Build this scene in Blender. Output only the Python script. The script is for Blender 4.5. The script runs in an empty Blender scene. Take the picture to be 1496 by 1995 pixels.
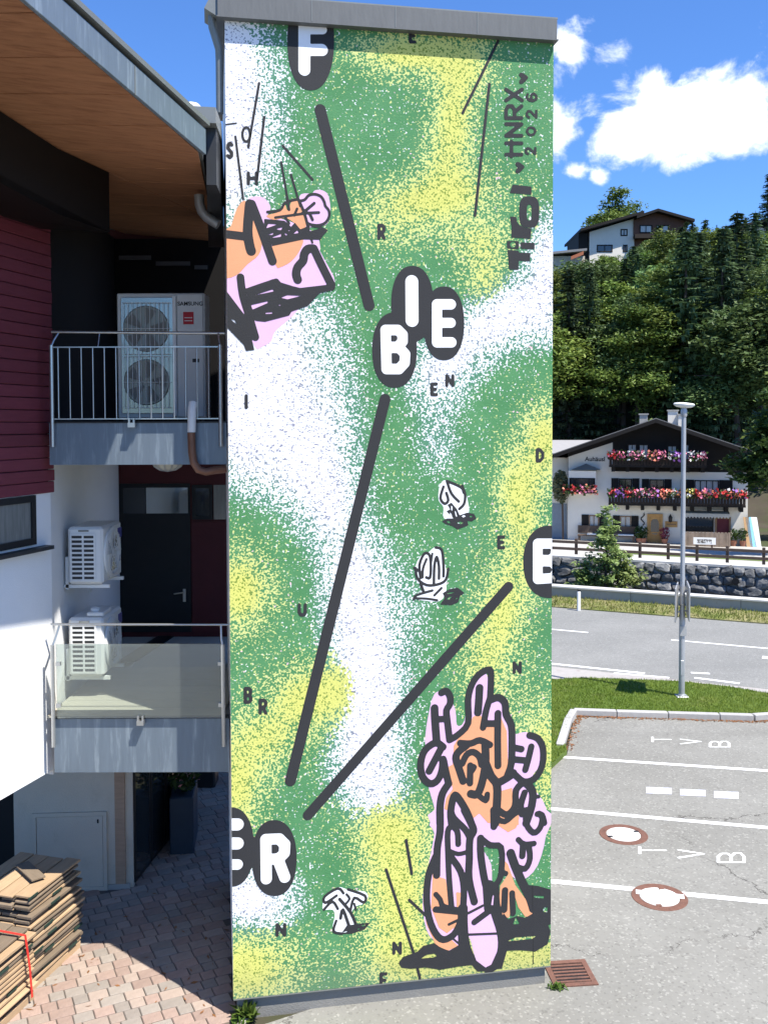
import bpy, bmesh, math, random
import numpy as np
from mathutils import Vector, Matrix
rnd = random.Random(11)
nrs = np.random.RandomState(5)
SC = bpy.context.scene
COL = SC.collection
R = math.radians

# ------------------------------------------------------------------ camera
FPX, CX, CY, PIT, ROL, CAMH = 1850.0, 748.0, 894.4, 0.0355, -0.003, 6.2
cd = bpy.data.cameras.new('camera'); cam = bpy.data.objects.new('camera', cd); COL.objects.link(cam)
cd.sensor_fit = 'VERTICAL'; cd.sensor_height = 36.0; cd.lens = FPX/1995*36
cd.shift_y = -(997.5-CY)/1995; cd.clip_start = .05; cd.clip_end = 6000
cam.matrix_world = Matrix.Translation((0, 0, CAMH)) @ Matrix.Rotation(math.pi/2-PIT, 4, 'X') @ Matrix.Rotation(ROL, 4, 'Z')
SC.camera = cam

# ------------------------------------------------------------------ light
SUN = Vector((.375, -.315, .872)).normalized()
EL = math.asin(SUN.z); AZ = math.atan2(SUN.x, SUN.y)
sl = bpy.data.lights.new('sun', 'SUN'); sl.energy = 4.2; sl.angle = R(.53); sl.color = (1, .955, .88)
so = bpy.data.objects.new('sun', sl); COL.objects.link(so)
so.rotation_euler = SUN.to_track_quat('Z', 'Y').to_euler()
SC.view_settings.view_transform = 'Standard'; SC.view_settings.look = 'None'
SC.view_settings.exposure = 1.15; SC.view_settings.gamma = 1
SC.cycles.max_bounces = 5; SC.cycles.diffuse_bounces = 4; SC.cycles.transparent_max_bounces = 12

def nn(t, typ, **kw):
    n = t.nodes.new(typ)
    for k, v in kw.items():
        if k.startswith('i_'): n.inputs[k[2:].replace('_', ' ')].default_value = v
        else: setattr(n, k, v)
    return n
def math_n(t, op, a, b=None, c=None, clamp=False):
    n = t.nodes.new('ShaderNodeMath'); n.operation = op; n.use_clamp = clamp
    for i, x in enumerate((a, b, c)):
        if x is None: continue
        if isinstance(x, (int, float)): n.inputs[i].default_value = x
        else: t.links.new(x, n.inputs[i])
    return n.outputs[0]
def mixc(t, f, a, b, mode='MIX'):
    n = t.nodes.new('ShaderNodeMix'); n.data_type = 'RGBA'; n.blend_type = mode
    for s, x in ((n.inputs[0], f), (n.inputs[6], a), (n.inputs[7], b)):
        if isinstance(x, (int, float)): s.default_value = x
        elif isinstance(x, tuple): s.default_value = (*x[:3], 1)
        else: t.links.new(x, s)
    return n.outputs[2]
def smooth(t, x, a, b):
    n = t.nodes.new('ShaderNodeMapRange'); n.interpolation_type = 'SMOOTHSTEP'
    t.links.new(x, n.inputs[0]); n.inputs[1].default_value = a; n.inputs[2].default_value = b
    return n.outputs[0]

def make_world():
    w = bpy.data.worlds.new('World'); SC.world = w; w.use_nodes = True
    t = w.node_tree; t.nodes.clear(); L = t.links.new
    out = nn(t, 'ShaderNodeOutputWorld'); bg = nn(t, 'ShaderNodeBackground'); bg.inputs[1].default_value = .050
    sky = nn(t, 'ShaderNodeTexSky', sky_type='NISHITA', sun_disc=False)
    sky.sun_elevation = EL; sky.sun_rotation = AZ; sky.altitude = 900
    sky.air_density = 1.15; sky.dust_density = .2; sky.ozone_density = 4.0
    tc = nn(t, 'ShaderNodeTexCoord'); sp = nn(t, 'ShaderNodeSeparateXYZ'); L(tc.outputs['Generated'], sp.inputs[0])
    az = math_n(t, 'ARCTAN2', sp.outputs[0], sp.outputs[1]); el = math_n(t, 'ARCSINE', sp.outputs[2])
    cv = nn(t, 'ShaderNodeCombineXYZ'); L(az, cv.inputs[0]); L(math_n(t, 'MULTIPLY', el, 1.25), cv.inputs[1])
    n1 = nn(t, 'ShaderNodeTexNoise', i_Scale=15.0, i_Detail=7.0, i_Roughness=.62, i_Distortion=.35); L(cv.outputs[0], n1.inputs['Vector'])
    n2 = nn(t, 'ShaderNodeTexNoise', i_Scale=2.3, i_Detail=3.0); L(cv.outputs[0], n2.inputs['Vector'])
    # cumulus heaps: (azimuth, elevation, widths) of the clouds in the sky
    blobs = []
    for (x, y, rx, ry, a) in [(1310,258,125,75,1.15),(1205,285,85,55,1.0),(1268,195,52,44,.9),(1420,250,78,80,1.0),(1395,205,50,36,.75),(1290,312,115,46,1.0),(1410,318,75,36,.95),(1465,235,48,60,.7),
                              (1330,345,75,34,.85),(1110,125,55,55,.82),(1180,140,62,42,.62),(1215,175,40,50,.5),(1085,270,75,55,.9),(1150,250,50,40,.6),(1120,345,30,22,.6),(1165,360,24,22,.55),(1650,300,90,50,.7),(960,160,90,60,.6)]:
        blobs.append((math.atan((x-CX)/FPX), math.atan((829-y)/FPX), rx/FPX, ry/FPX, a))
    tot = None
    for (a0, e0, ra, re, amp) in blobs:
        dx = math_n(t, 'DIVIDE', math_n(t, 'SUBTRACT', az, a0), ra); dy = math_n(t, 'DIVIDE', math_n(t, 'SUBTRACT', el, e0), re)
        d2 = math_n(t, 'ADD', math_n(t, 'MULTIPLY', dx, dx), math_n(t, 'MULTIPLY', dy, dy))
        g = math_n(t, 'MULTIPLY', math_n(t, 'EXPONENT', math_n(t, 'MULTIPLY', d2, -1.0)), amp)
        tot = g if tot is None else math_n(t, 'MAXIMUM', tot, g)
    wide = smooth(t, n2.outputs[0], .56, .75)                       # other heaps, all round the sky
    away = smooth(t, math_n(t, 'ABSOLUTE', az), .42, .62)
    tot = math_n(t, 'MAXIMUM', tot, math_n(t, 'MULTIPLY', wide, away))
    f = math_n(t, 'ADD', tot, math_n(t, 'MULTIPLY', math_n(t, 'SUBTRACT', n1.outputs[0], .5), 1.9))
    m = smooth(t, f, .40, .80)
    shade = smooth(t, f, .5, 1.1)
    cloudc = mixc(t, shade, (10.5, 11.5, 13.5), (16, 16, 16))
    sk = mixc(t, 1.0, sky.outputs[0], (.92, 1.36, 2.0), 'MULTIPLY')
    L(mixc(t, m, sk, cloudc), bg.inputs[0]); L(bg.outputs[0], out.inputs[0])
make_world()
SC.world.cycles.sampling_method = 'MANUAL'; SC.world.cycles.sample_map_resolution = 512

# ------------------------------------------------------------------ pixels to places
def ray(x, y):
    dx, dy = x-CX, y-CY
    cr, sr = math.cos(ROL), math.sin(ROL)
    a = dx*cr+dy*sr; b = -dx*sr+dy*cr
    c, s = math.cos(PIT), math.sin(PIT)
    return Vector((a, FPX*c-b*s, -FPX*s-b*c))
def at(x, y, Y):
    d = ray(x, y); return Vector((d.x*Y/d.y, Y, CAMH+d.z*Y/d.y))
def gnd(x, y, z=0.0):
    d = ray(x, y); k = (z-CAMH)/d.z; return Vector((d.x*k, d.y*k, z))
class Plane:
    """vertical plane: origin o (xy), unit direction e; local coordinates s along e, z up; n points to the viewer's side"""
    def __init__(s, o, ang):
        s.o = Vector((o[0], o[1], 0)); s.e = Vector((math.cos(ang), math.sin(ang), 0)); s.n = Vector((math.sin(ang), -math.cos(ang), 0)); s.ang = ang
    def hit(s, x, y, off=0.0):
        d = ray(x, y); o = s.o+s.n*off
        k = (o-Vector((0, 0, CAMH))).dot(s.n)/d.dot(s.n)
        p = Vector((0, 0, CAMH))+d*k
        return ((p-s.o).dot(s.e), p.z)
    def P(s, u, z, off=0.0): return s.o+s.e*u+s.n*off+Vector((0, 0, z))

# ------------------------------------------------------------------ mesh helpers
WM = {}
def link(o, parent=None):
    COL.objects.link(o)
    if parent is not None: o.parent = parent
    return o
def thing(name, label, cat, loc=(0, 0, 0), rz=0.0, group=None):
    o = bpy.data.objects.new(name, None); COL.objects.link(o); o.empty_display_size = .2
    o.location = loc; o.rotation_euler = (0, 0, rz)
    WM[o.name] = Matrix.Translation(loc) @ Matrix.Rotation(rz, 4, 'Z')
    return tag(o, label, cat, group)
def tag(o, label=None, cat=None, group=None, kind=None):
    if label: o['label'] = label
    if cat: o['category'] = cat
    if group: o['group'] = group
    if kind: o['kind'] = kind
    return o
class MB:
    def __init__(s): s.v = []; s.f = []; s.m = []
    def add(s, vs, fs, mi=0):
        b = len(s.v); s.v += [tuple(p) for p in vs]; s.f += [tuple(i+b for i in q) for q in fs]; s.m += [mi]*len(fs); return s
    def hexa(s, p, mi=0):   # 8 points: bottom 4 ccw, top 4 ccw
        return s.add(p, [(3,2,1,0),(4,5,6,7),(0,1,5,4),(1,2,6,5),(2,3,7,6),(3,0,4,7)], mi)
    def box(s, c, d, M=None, mi=0):
        x, y, z = d[0]/2, d[1]/2, d[2]/2
        p = [Vector(q) for q in ((-x,-y,-z),(x,-y,-z),(x,y,-z),(-x,y,-z),(-x,-y,z),(x,-y,z),(x,y,z),(-x,y,z))]
        if M is not None: p = [M @ q for q in p]
        return s.hexa([q+Vector(c) for q in p], mi)
    def pbox(s, pl, u0, u1, z0, z1, o0, o1, mi=0):   # box on a plane, offsets o0 (back) .. o1 (front)
        return s.hexa([pl.P(u0,z0,o1), pl.P(u1,z0,o1), pl.P(u1,z0,o0), pl.P(u0,z0,o0), pl.P(u0,z1,o1), pl.P(u1,z1,o1), pl.P(u1,z1,o0), pl.P(u0,z1,o0)], mi)
    def prism(s, poly, z0, z1, mi=0):
        n = len(poly)
        vs = [(p[0], p[1], z0 if not callable(z0) else z0(p)) for p in poly]+[(p[0], p[1], z1 if not callable(z1) else z1(p)) for p in poly]
        fs = [tuple(range(n))[::-1], tuple(range(n, 2*n))]+[(i, (i+1) % n, n+(i+1) % n, n+i) for i in range(n)]
        return s.add(vs, fs, mi)
    def tube(s, pts, r, n=8, mi=0, caps=True):
        pts = [Vector(p) for p in pts]; rs = r if isinstance(r, (list, tuple)) else [r]*len(pts)
        vs = []; fs = []; prev = None
        for i, p in enumerate(pts):
            d = (pts[min(i+1, len(pts)-1)]-pts[max(i-1, 0)]).normalized()
            if prev is None:
                a = Vector((0, 0, 1)) if abs(d.z) < .9 else Vector((1, 0, 0))
                u = d.cross(a).normalized()
            else:
                u = (prev-d*prev.dot(d)).normalized()
            prev = u; w = d.cross(u)
            for k in range(n):
                q = 2*math.pi*k/n; vs.append(p+(u*math.cos(q)+w*math.sin(q))*rs[i])
        for i in range(len(pts)-1):
            for k in range(n):
                fs.append((i*n+k, i*n+(k+1) % n, (i+1)*n+(k+1) % n, (i+1)*n+k))
        if caps: fs += [tuple(range(n))[::-1], tuple(range((len(pts)-1)*n, len(pts)*n))]
        return s.add(vs, fs, mi)
    def lathe(s, c, prof, n=20, mi=0, M=None):
        vs = []; fs = []
        for (r, z) in prof:
            for k in range(n):
                q = 2*math.pi*k/n; p = Vector((r*math.cos(q), r*math.sin(q), z))
                vs.append((M @ p if M is not None else p)+Vector(c))
        for i in range(len(prof)-1):
            for k in range(n): fs.append((i*n+k, i*n+(k+1) % n, (i+1)*n+(k+1) % n, (i+1)*n+k))
        fs += [tuple(range(n))[::-1], tuple(range((len(prof)-1)*n, len(prof)*n))]
        return s.add(vs, fs, mi)
    def build(s, name, mat, parent=None, smooth=False, bevel=0.0, local=False, label=None):
        me = bpy.data.meshes.new(name)
        vs = s.v
        if parent is not None and not local:
            M = WM[parent.name].inverted(); vs = [tuple(M @ Vector(p)) for p in vs]
        me.from_pydata(vs, [], s.f); me.validate()
        for m in (mat if isinstance(mat, (list, tuple)) else [mat]): me.materials.append(m)
        if len(me.polygons) == len(s.m) and any(s.m): me.polygons.foreach_set('material_index', s.m)
        if bevel:
            bm = bmesh.new(); bm.from_mesh(me)
            bmesh.ops.bevel(bm, geom=bm.edges[:], offset=bevel, segments=1, affect='EDGES', clamp_overlap=True)
            bm.to_mesh(me); bm.free()
        if smooth:
            me.polygons.foreach_set('use_smooth', [True]*len(me.polygons))
            try: me.set_sharp_from_angle(angle=R(38))
            except Exception: pass
        o = link(bpy.data.objects.new(name, me), parent)
        WM[o.name] = WM[parent.name] if parent is not None else Matrix.Identity(4)
        if label: o['label'] = label
        return o
def B(name, mat, parent, *a, **k):   # a single box part given as centre + size
    return MB().box(*a).build(name, mat, parent, **k)
def copy_tree(o, parent=None):
    c = o.copy(); COL.objects.link(c); c.parent = parent
    WM[c.name] = WM.get(o.name, Matrix.Identity(4))
    for ch in list(o.children): copy_tree(ch, c)
    return c
def text_mesh(body, size, name, mat, parent, M, ext=.002):
    cu = bpy.data.curves.new(name, 'FONT'); cu.body = body; cu.size = size; cu.extrude = ext; cu.offset = size*.018; cu.align_x = 'CENTER'; cu.align_y = 'CENTER'
    t = bpy.data.objects.new('t', cu); COL.objects.link(t)
    bpy.context.view_layer.update()
    me = bpy.data.meshes.new_from_object(t); me.name = name
    bpy.data.objects.remove(t); bpy.data.curves.remove(cu)
    me.transform((WM[parent.name].inverted() if parent is not None else Matrix.Identity(4)) @ M)
    me.materials.clear(); me.materials.append(mat)
    o = link(bpy.data.objects.new(name, me), parent); WM[o.name] = WM[parent.name] if parent else Matrix.Identity(4)
    return o
def planeM(pl, u, z, off):
    m = Matrix((( pl.e.x, 0, pl.n.x, 0), (pl.e.y, 0, pl.n.y, 0), (0, 1, 0, 0), (0, 0, 0, 1)))
    return Matrix.Translation(pl.P(u, z, off)) @ m

# ------------------------------------------------------------------ materials
MATS = {}
def pm(name, col, rough=.75, var=.12, scale=6.0, bump=0.0, bscale=40.0, metal=0.0, col2=None, c2=(.55, .7), c2scale=3.0, spec=.3, stretch=(1, 1, 1), rand=0.0):
    if name in MATS: return MATS[name]
    m = bpy.data.materials.new(name); m.use_nodes = True; t = m.node_tree; L = t.links.new
    b = t.nodes['Principled BSDF']; b.inputs['Roughness'].default_value = rough; b.inputs['Metallic'].default_value = metal
    b.inputs['Specular IOR Level'].default_value = spec
    tc = nn(t, 'ShaderNodeTexCoord'); mp = nn(t, 'ShaderNodeMapping'); mp.inputs['Scale'].default_value = stretch; L(tc.outputs['Object'], mp.inputs[0])
    n = nn(t, 'ShaderNodeTexNoise', i_Scale=scale, i_Detail=6.0, i_Roughness=.6); L(mp.outputs[0], n.inputs['Vector'])
    v = math_n(t, 'ADD', math_n(t, 'MULTIPLY', math_n(t, 'SUBTRACT', n.outputs[0], .5), 2*var*1.6), 1.0)
    c = tuple(col)
    if col2 is not None:
        n2 = nn(t, 'ShaderNodeTexNoise', i_Scale=c2scale, i_Detail=5.0, i_Roughness=.65); L(mp.outputs[0], n2.inputs['Vector'])
        c = mixc(t, smooth(t, n2.outputs[0], c2[0], c2[1]), tuple(col), tuple(col2))
    if rand:
        oi = nn(t, 'ShaderNodeObjectInfo'); v = math_n(t, 'MULTIPLY', v, math_n(t, 'ADD', math_n(t, 'MULTIPLY', oi.outputs['Random'], 2*rand), 1-rand))
    hv = nn(t, 'ShaderNodeHueSaturation'); L(v, hv.inputs['Value'])
    if isinstance(c, tuple): hv.inputs['Color'].default_value = (*c, 1)
    else: L(c, hv.inputs['Color'])
    L(hv.outputs[0], b.inputs['Base Color'])
    if bump:
        nb = nn(t, 'ShaderNodeTexNoise', i_Scale=bscale, i_Detail=5.0); L(mp.outputs[0], nb.inputs['Vector'])
        bp = nn(t, 'ShaderNodeBump', i_Strength=bump, i_Distance=.02); L(nb.outputs[0], bp.inputs['Height']); L(bp.outputs[0], b.inputs['Normal'])
    MATS[name] = m; return m
def glassm(name, tint=(.75, .82, .8), rough=.0, trans=.8, film=.09):
    if name in MATS: return MATS[name]
    m = bpy.data.materials.new(name); m.use_nodes = True; t = m.node_tree; t.nodes.clear(); L = t.links.new
    o = nn(t, 'ShaderNodeOutputMaterial'); tr = nn(t, 'ShaderNodeBsdfTransparent'); tr.inputs[0].default_value = (*[x*trans for x in tint], 1)
    g = nn(t, 'ShaderNodeBsdfGlossy'); g.inputs['Roughness'].default_value = rough; fr = nn(t, 'ShaderNodeFresnel', i_IOR=1.55); mx = nn(t, 'ShaderNodeMixShader')
    L(math_n(t, 'MULTIPLY', fr.outputs[0], 2.6, clamp=True), mx.inputs[0]); L(tr.outputs[0], mx.inputs[1]); L(g.outputs[0], mx.inputs[2]); df = nn(t, 'ShaderNodeBsdfDiffuse'); df.inputs[0].default_value = (.55, .6, .57, 1); m2 = nn(t, 'ShaderNodeMixShader'); m2.inputs[0].default_value = film
    L(mx.outputs[0], m2.inputs[1]); L(df.outputs[0], m2.inputs[2]); L(m2.outputs[0], o.inputs[0])
    MATS[name] = m; return m
def leafm(name, c1, c2, rand=.25, trl=.25):
    if name in MATS: return MATS[name]
    m = bpy.data.materials.new(name); m.use_nodes = True; t = m.node_tree; L = t.links.new
    b = t.nodes['Principled BSDF']; b.inputs['Roughness'].default_value = .55; b.inputs['Specular IOR Level'].default_value = .25
    g = nn(t, 'ShaderNodeNewGeometry'); oi = nn(t, 'ShaderNodeObjectInfo'); tc = nn(t, 'ShaderNodeTexCoord')
    n = nn(t, 'ShaderNodeTexNoise', i_Scale=.7, i_Detail=3.0); L(tc.outputs['Object'], n.inputs['Vector'])
    f = math_n(t, 'ADD', math_n(t, 'MULTIPLY', g.outputs['Random Per Island'], .5), math_n(t, 'MULTIPLY', smooth(t, n.outputs[0], .35, .65), .5))
    c = mixc(t, f, c1, c2)
    hv = nn(t, 'ShaderNodeHueSaturation'); L(c, hv.inputs['Color'])
    L(math_n(t, 'ADD', math_n(t, 'MULTIPLY', oi.outputs['Random'], 2*rand), 1-rand), hv.inputs['Value'])
    L(math_n(t, 'ADD', math_n(t, 'MULTIPLY', oi.outputs['Random'], .03), .485), hv.inputs['Hue'])
    L(hv.outputs[0], b.inputs['Base Color'])
    o = t.nodes['Material Output']; tl = nn(t, 'ShaderNodeBsdfTranslucent'); L(hv.outputs[0], tl.inputs[0]); mx = nn(t, 'ShaderNodeMixShader'); mx.inputs[0].default_value = trl
    L(b.outputs[0], mx.inputs[1]); L(tl.outputs[0], mx.inputs[2]); L(mx.outputs[0], o.inputs[0])
    MATS[name] = m; return m

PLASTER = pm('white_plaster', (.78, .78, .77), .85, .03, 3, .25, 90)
PLASTER_TONED = pm('shade_toned_plaster', (.52, .46, .37), .85, .06, 2, .3, 60, col2=(.42, .37, .29), c2=(.52, .75), c2scale=1.4)  # white plaster, colour darkened and warmed to offset the bluish shade
STEEL = pm('brushed_steel', (.55, .55, .53), .32, .06, 20, metal=.9)
ZINC = pm('grey_zinc_sheet', (.2, .21, .2), .45, .08, 5, .06, 12, metal=.35)
BLUEGREY = pm('blue_grey_coated_sheet', (.17, .21, .25), .42, .1, 4, .05, 8, metal=.35, stretch=(5, 5, .5), col2=(.27, .32, .36), c2=(.5, .72))
BLACK = pm('matt_black_paint', (.016, .016, .017), .5, .15, 6)
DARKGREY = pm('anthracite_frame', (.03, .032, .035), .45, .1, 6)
MAROON = pm('maroon_stained_board', (.16, .032, .046), .6, .16, 5, .2, 30, stretch=(1, 1, 9), rand=.14)
MAROON_P = pm('maroon_panel', (.095, .018, .02), .6, .1, 4, .15, 30)
WHITEPAINT = pm('white_powder_coat', (.74, .74, .72), .45, .03, 6)
PLY = pm('reddish_plywood', (.36, .165, .08), .6, .22, 2.2, .12, 20, stretch=(1.2, 7, 4), col2=(.27, .115, .055), c2=(.45, .7))
CONC = pm('concrete', (.34, .33, .30), .9, .1, 3, .3, 60, col2=(.26, .25, .23))
PLINTHM = pm('painted_grey_plinth', (.20, .195, .18), .85, .07, 4, .25, 60, col2=(.25, .24, .215))
GALV = pm('galvanised_pole', (.42, .43, .44), .45, .08, 8, metal=.5)

# ------------------------------------------------------------------ flat painted shapes (distance field -> clean polygons)
def seg_dist(U, V, a, b):
    ax, ay = a; dx, dy = b[0]-a[0], b[1]-a[1]; L2 = dx*dx+dy*dy+1e-12
    t = np.clip(((U-ax)*dx+(V-ay)*dy)/L2, 0, 1)
    return np.hypot(U-ax-t*dx, V-ay-t*dy)
def poly_sdf(U, V, P):
    d = np.full(U.shape, 1e9); ins = np.zeros(U.shape, bool); n = len(P)
    for i in range(n):
        a, b = P[i], P[(i+1) % n]
        d = np.minimum(d, seg_dist(U, V, a, b))
        if a[1] != b[1]:
            c = ((a[1] > V) != (b[1] > V)) & (U < (b[0]-a[0])*(V-a[1])/(b[1]-a[1])+a[0])
            ins ^= c
    return np.where(ins, -d, d)
def spline(P, n=4):
    if len(P) < 3: return P
    Q = [P[0]]+list(P)+[P[-1]]; out = []
    for i in range(1, len(Q)-2):
        p0, p1, p2, p3 = Q[i-1], Q[i], Q[i+1], Q[i+2]
        for k in range(n):
            t = k/n
            out.append(tuple(.5*((2*p1[j])+(-p0[j]+p2[j])*t+(2*p0[j]-5*p1[j]+4*p2[j]-p3[j])*t*t+(-p0[j]+3*p1[j]-3*p2[j]+p3[j])*t**3) for j in (0, 1)))
    out.append(P[-1]); return out
def closed_spline(P, n=4):
    P = list(P); m = len(P); out = []
    for i in range(m):
        p0, p1, p2, p3 = P[i-1], P[i], P[(i+1) % m], P[(i+2) % m]
        for k in range(n):
            t = k/n
            out.append(tuple(.5*((2*p1[j])+(-p0[j]+p2[j])*t+(2*p0[j]-5*p1[j]+4*p2[j]-p3[j])*t*t+(-p0[j]+3*p1[j]-3*p2[j]+p3[j])*t**3) for j in (0, 1)))
    return out
def ell(cx, cy, rx, ry, n=40, p=2.0):
    o = []
    for k in range(n):
        q = 2*math.pi*k/n; c, s = math.cos(q), math.sin(q)
        o.append((cx+rx*math.copysign(abs(c)**(2/p), c), cy+ry*math.copysign(abs(s)**(2/p), s)))
    return o
def flat_shape(strokes, polys, holes, cell, clip=None):
    """strokes [(pts,width)], polys, holes in plane metres -> (verts2d, faces)"""
    xs = []; ys = []; 
    for p, w in strokes:
        for q in p: xs += [q[0]-w/2, q[0]+w/2]; ys += [q[1]-w/2, q[1]+w/2]
    for p in polys:
        for q in p: xs.append(q[0]); ys.append(q[1])
    x0, x1, y0, y1 = min(xs)-1.5*cell, max(xs)+1.5*cell, min(ys)-1.5*cell, max(ys)+1.5*cell
    if clip: x0 = max(x0, clip[0]); x1 = min(x1, clip[1]); y0 = max(y0, clip[2]); y1 = min(y1, clip[3])
    nx = max(2, int((x1-x0)/cell)+1); ny = max(2, int((y1-y0)/cell)+1)
    gx = np.linspace(x0, x1, nx+1); gy = np.linspace(y0, y1, ny+1)
    U, V = np.meshgrid(gx, gy); D = np.full(U.shape, 1e9)
    def window(pts, pad):
        px = [q[0] for q in pts]; py = [q[1] for q in pts]
        i0 = np.searchsorted(gx, min(px)-pad); i1 = np.searchsorted(gx, max(px)+pad); j0 = np.searchsorted(gy, min(py)-pad); j1 = np.searchsorted(gy, max(py)+pad)
        return slice(max(0, j0-1), j1+1), slice(max(0, i0-1), i1+1)
    for p, w in strokes:
        for a, b in zip(p[:-1], p[1:]):
            s = window((a, b), w/2+3*cell)
            D[s] = np.minimum(D[s], seg_dist(U[s], V[s], a, b)-w/2)
    for p in polys:
        s = window(p, 3*cell); D[s] = np.minimum(D[s], poly_sdf(U[s], V[s], p))
    for p in holes:
        s = window(p, 3*cell); D[s] = np.maximum(D[s], -poly_sdf(U[s], V[s], p))
    verts = []; faces = []; cache = {}
    def gv(i, j):
        k = (0, i, j)
        if k not in cache: cache[k] = len(verts); verts.append((gx[i], gy[j]))
        return cache[k]
    def ev(i, j, h):
        k = (1, i, j, h)
        if k not in cache:
            a = D[j, i]; b = D[j, i+1] if h else D[j+1, i]
            t = min(.98, max(.02, a/(a-b)))
            cache[k] = len(verts); verts.append((gx[i]+t*(gx[i+1]-gx[i]), gy[j]) if h else (gx[i], gy[j]+t*(gy[j+1]-gy[j])))
        return cache[k]
    I = D < 0
    for j in range(ny):
        i = 0; row = I[j, :-1].astype(int)+I[j, 1:]+I[j+1, :-1]+I[j+1, 1:]
        while i < nx:
            c = row[i]
            if c == 0: i += 1; continue
            if c == 4:
                k = i
                while k < nx and row[k] == 4: k += 1
                faces.append((gv(i, j), gv(k, j), gv(k, j+1), gv(i, j+1))); i = k; continue
            cs = [(i, j), (i+1, j), (i+1, j+1), (i, j+1)]; ee = [(i, j, True), (i+1, j, False), (i, j+1, True), (i, j, False)]
            loop = []
            for q in range(4):
                a, b = cs[q], cs[(q+1) % 4]; ia, ib = I[a[1], a[0]], I[b[1], b[0]]
                if ia: loop.append(gv(*a))
                if ia != ib: loop.append(ev(*ee[q]))
            if len(loop) >= 3: faces.append(tuple(loop))
            i += 1
    return verts, faces
GL = {'E': [[(1,0),(0,0),(0,1),(1,1)],[(0,.5),(.8,.5)]], 'F': [[(1,0),(0,0),(0,1)],[(0,.5),(.8,.5)]], 'N': [[(0,1),(0,0),(1,1),(1,0)]],
      'R': [[(0,1),(0,0),(.65,0),(1,.13),(1,.4),(.65,.55),(0,.55)],[(.5,.55),(1,1)]], 'I': [[(.5,0),(.5,1)]], 'U': [[(0,0),(0,.75),(.25,1),(.75,1),(1,.75),(1,0)]],
      'D': [[(0,0),(0,1),(.5,1),(1,.7),(1,.3),(.5,0),(0,0)]], 'B': [[(0,0),(0,1),(.65,1),(1,.86),(1,.64),(.65,.5),(0,.5)],[(.65,.5),(.95,.36),(.95,.12),(.65,0),(0,0)]],
      'T': [[(0,0),(1,0)],[(.5,0),(.5,1)]], 'V': [[(0,0),(.5,1),(1,0)]], 'X': [[(0,0),(1,1)],[(1,0),(0,1)]], 'H': [[(0,0),(0,1)],[(1,0),(1,1)],[(-.15,.35),(1.15,.35)]],
      'h': [[(0,0),(0,1)],[(1,0),(1,1)],[(0,.5),(1,.5)]],
      '2': [[(0,.25),(.15,.05),(.6,0),(.95,.15),(.9,.4),(0,1),(1,1)]], '0': [[(.5,0),(.9,.2),(1,.5),(.9,.8),(.5,1),(.1,.8),(0,.5),(.1,.2),(.5,0)]],
      '6': [[(.9,.08),(.5,0),(.1,.25),(0,.65),(.25,1),(.7,1),(1,.75),(.85,.5),(.4,.45),(.05,.65)]], 'S': [[(1,.12),(.6,0),(.1,.1),(.05,.35),(.5,.5),(.95,.65),(.95,.88),(.5,1),(0,.88)]]}
def glyph(ch, x0, y0, x1, y1, w, rot=False):
    h = w/2; x0 += h; x1 -= h; y0 += h; y1 -= h
    if rot: f = lambda g: (x0+g[1]*(x1-x0), y1-g[0]*(y1-y0))
    else: f = lambda g: (x0+g[0]*(x1-x0), y0+g[1]*(y1-y0))
    return [([f(g) for g in s], w) for s in GL[ch]]

# ================================================================== the ground
RD = Vector((.908, -.419, 0)).normalized(); RN = Vector((-RD.y, RD.x, 0))      # road direction and the way across it
def rq(p, q, z=0.0): v = RD*p+RN*q; return Vector((v.x, v.y, z))
def hill_z(p, q):
    if q < 33.9: return -.03
    if q < 34.0: return -.03-(q-33.9)*21
    if q < 43.2: return -2.15
    if q < 43.3: return -2.15+(q-43.2)*21.9
    if q < 47: return .04-(q-43.3)*.02
    if q < 57: return -.034-(q-47)*.075
    if q < 72: return -.79
    h = (q-72)*.47
    top = 28.0+max(-6, min(9, p*.12))
    return -.79+min(h, top)+(.6*math.sin(p*.21)*math.sin(q*.17) if q > 76 else 0)
def build_ground():
    qs = [-900,-300,-80,-30,-8,0,8,16,24,30,33.9,34.0,38,43.2,43.3,45,47,50,53,57,60,64,68,72]+[72+3*i for i in range(1, 27)]+[160,190,260,400,800,2500]
    ps = [-3000,-900,-400,-200,-120]+list(range(-90, 121, 6))+[150,220,400,900,3000]
    vs = []; fs = []
    for q in qs:
        for p in ps: vs.append(rq(p, q, hill_z(p, q)))
    n = len(ps)
    for j in range(len(qs)-1):
        for i in range(n-1): fs.append((j*n+i, j*n+i+1, (j+1)*n+i+1, (j+1)*n+i))
    m = pm('earth_and_litter', (.06, .05, .035), .95, .25, .6, .5, 6, col2=(.045, .055, .02), c2=(.42, .6), c2scale=.25)
    tag(MB().add(vs, fs).build('ground', m), kind='structure')
build_ground()
def sheet(name, pts, z, mat, kind='structure', parent=None, label=None):
    o = MB().add([(p[0], p[1], z) for p in pts], [tuple(range(len(pts)))]).build(name, mat, parent)
    if kind: o['kind'] = kind
    if label: o['label'] = label
    return o
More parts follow.
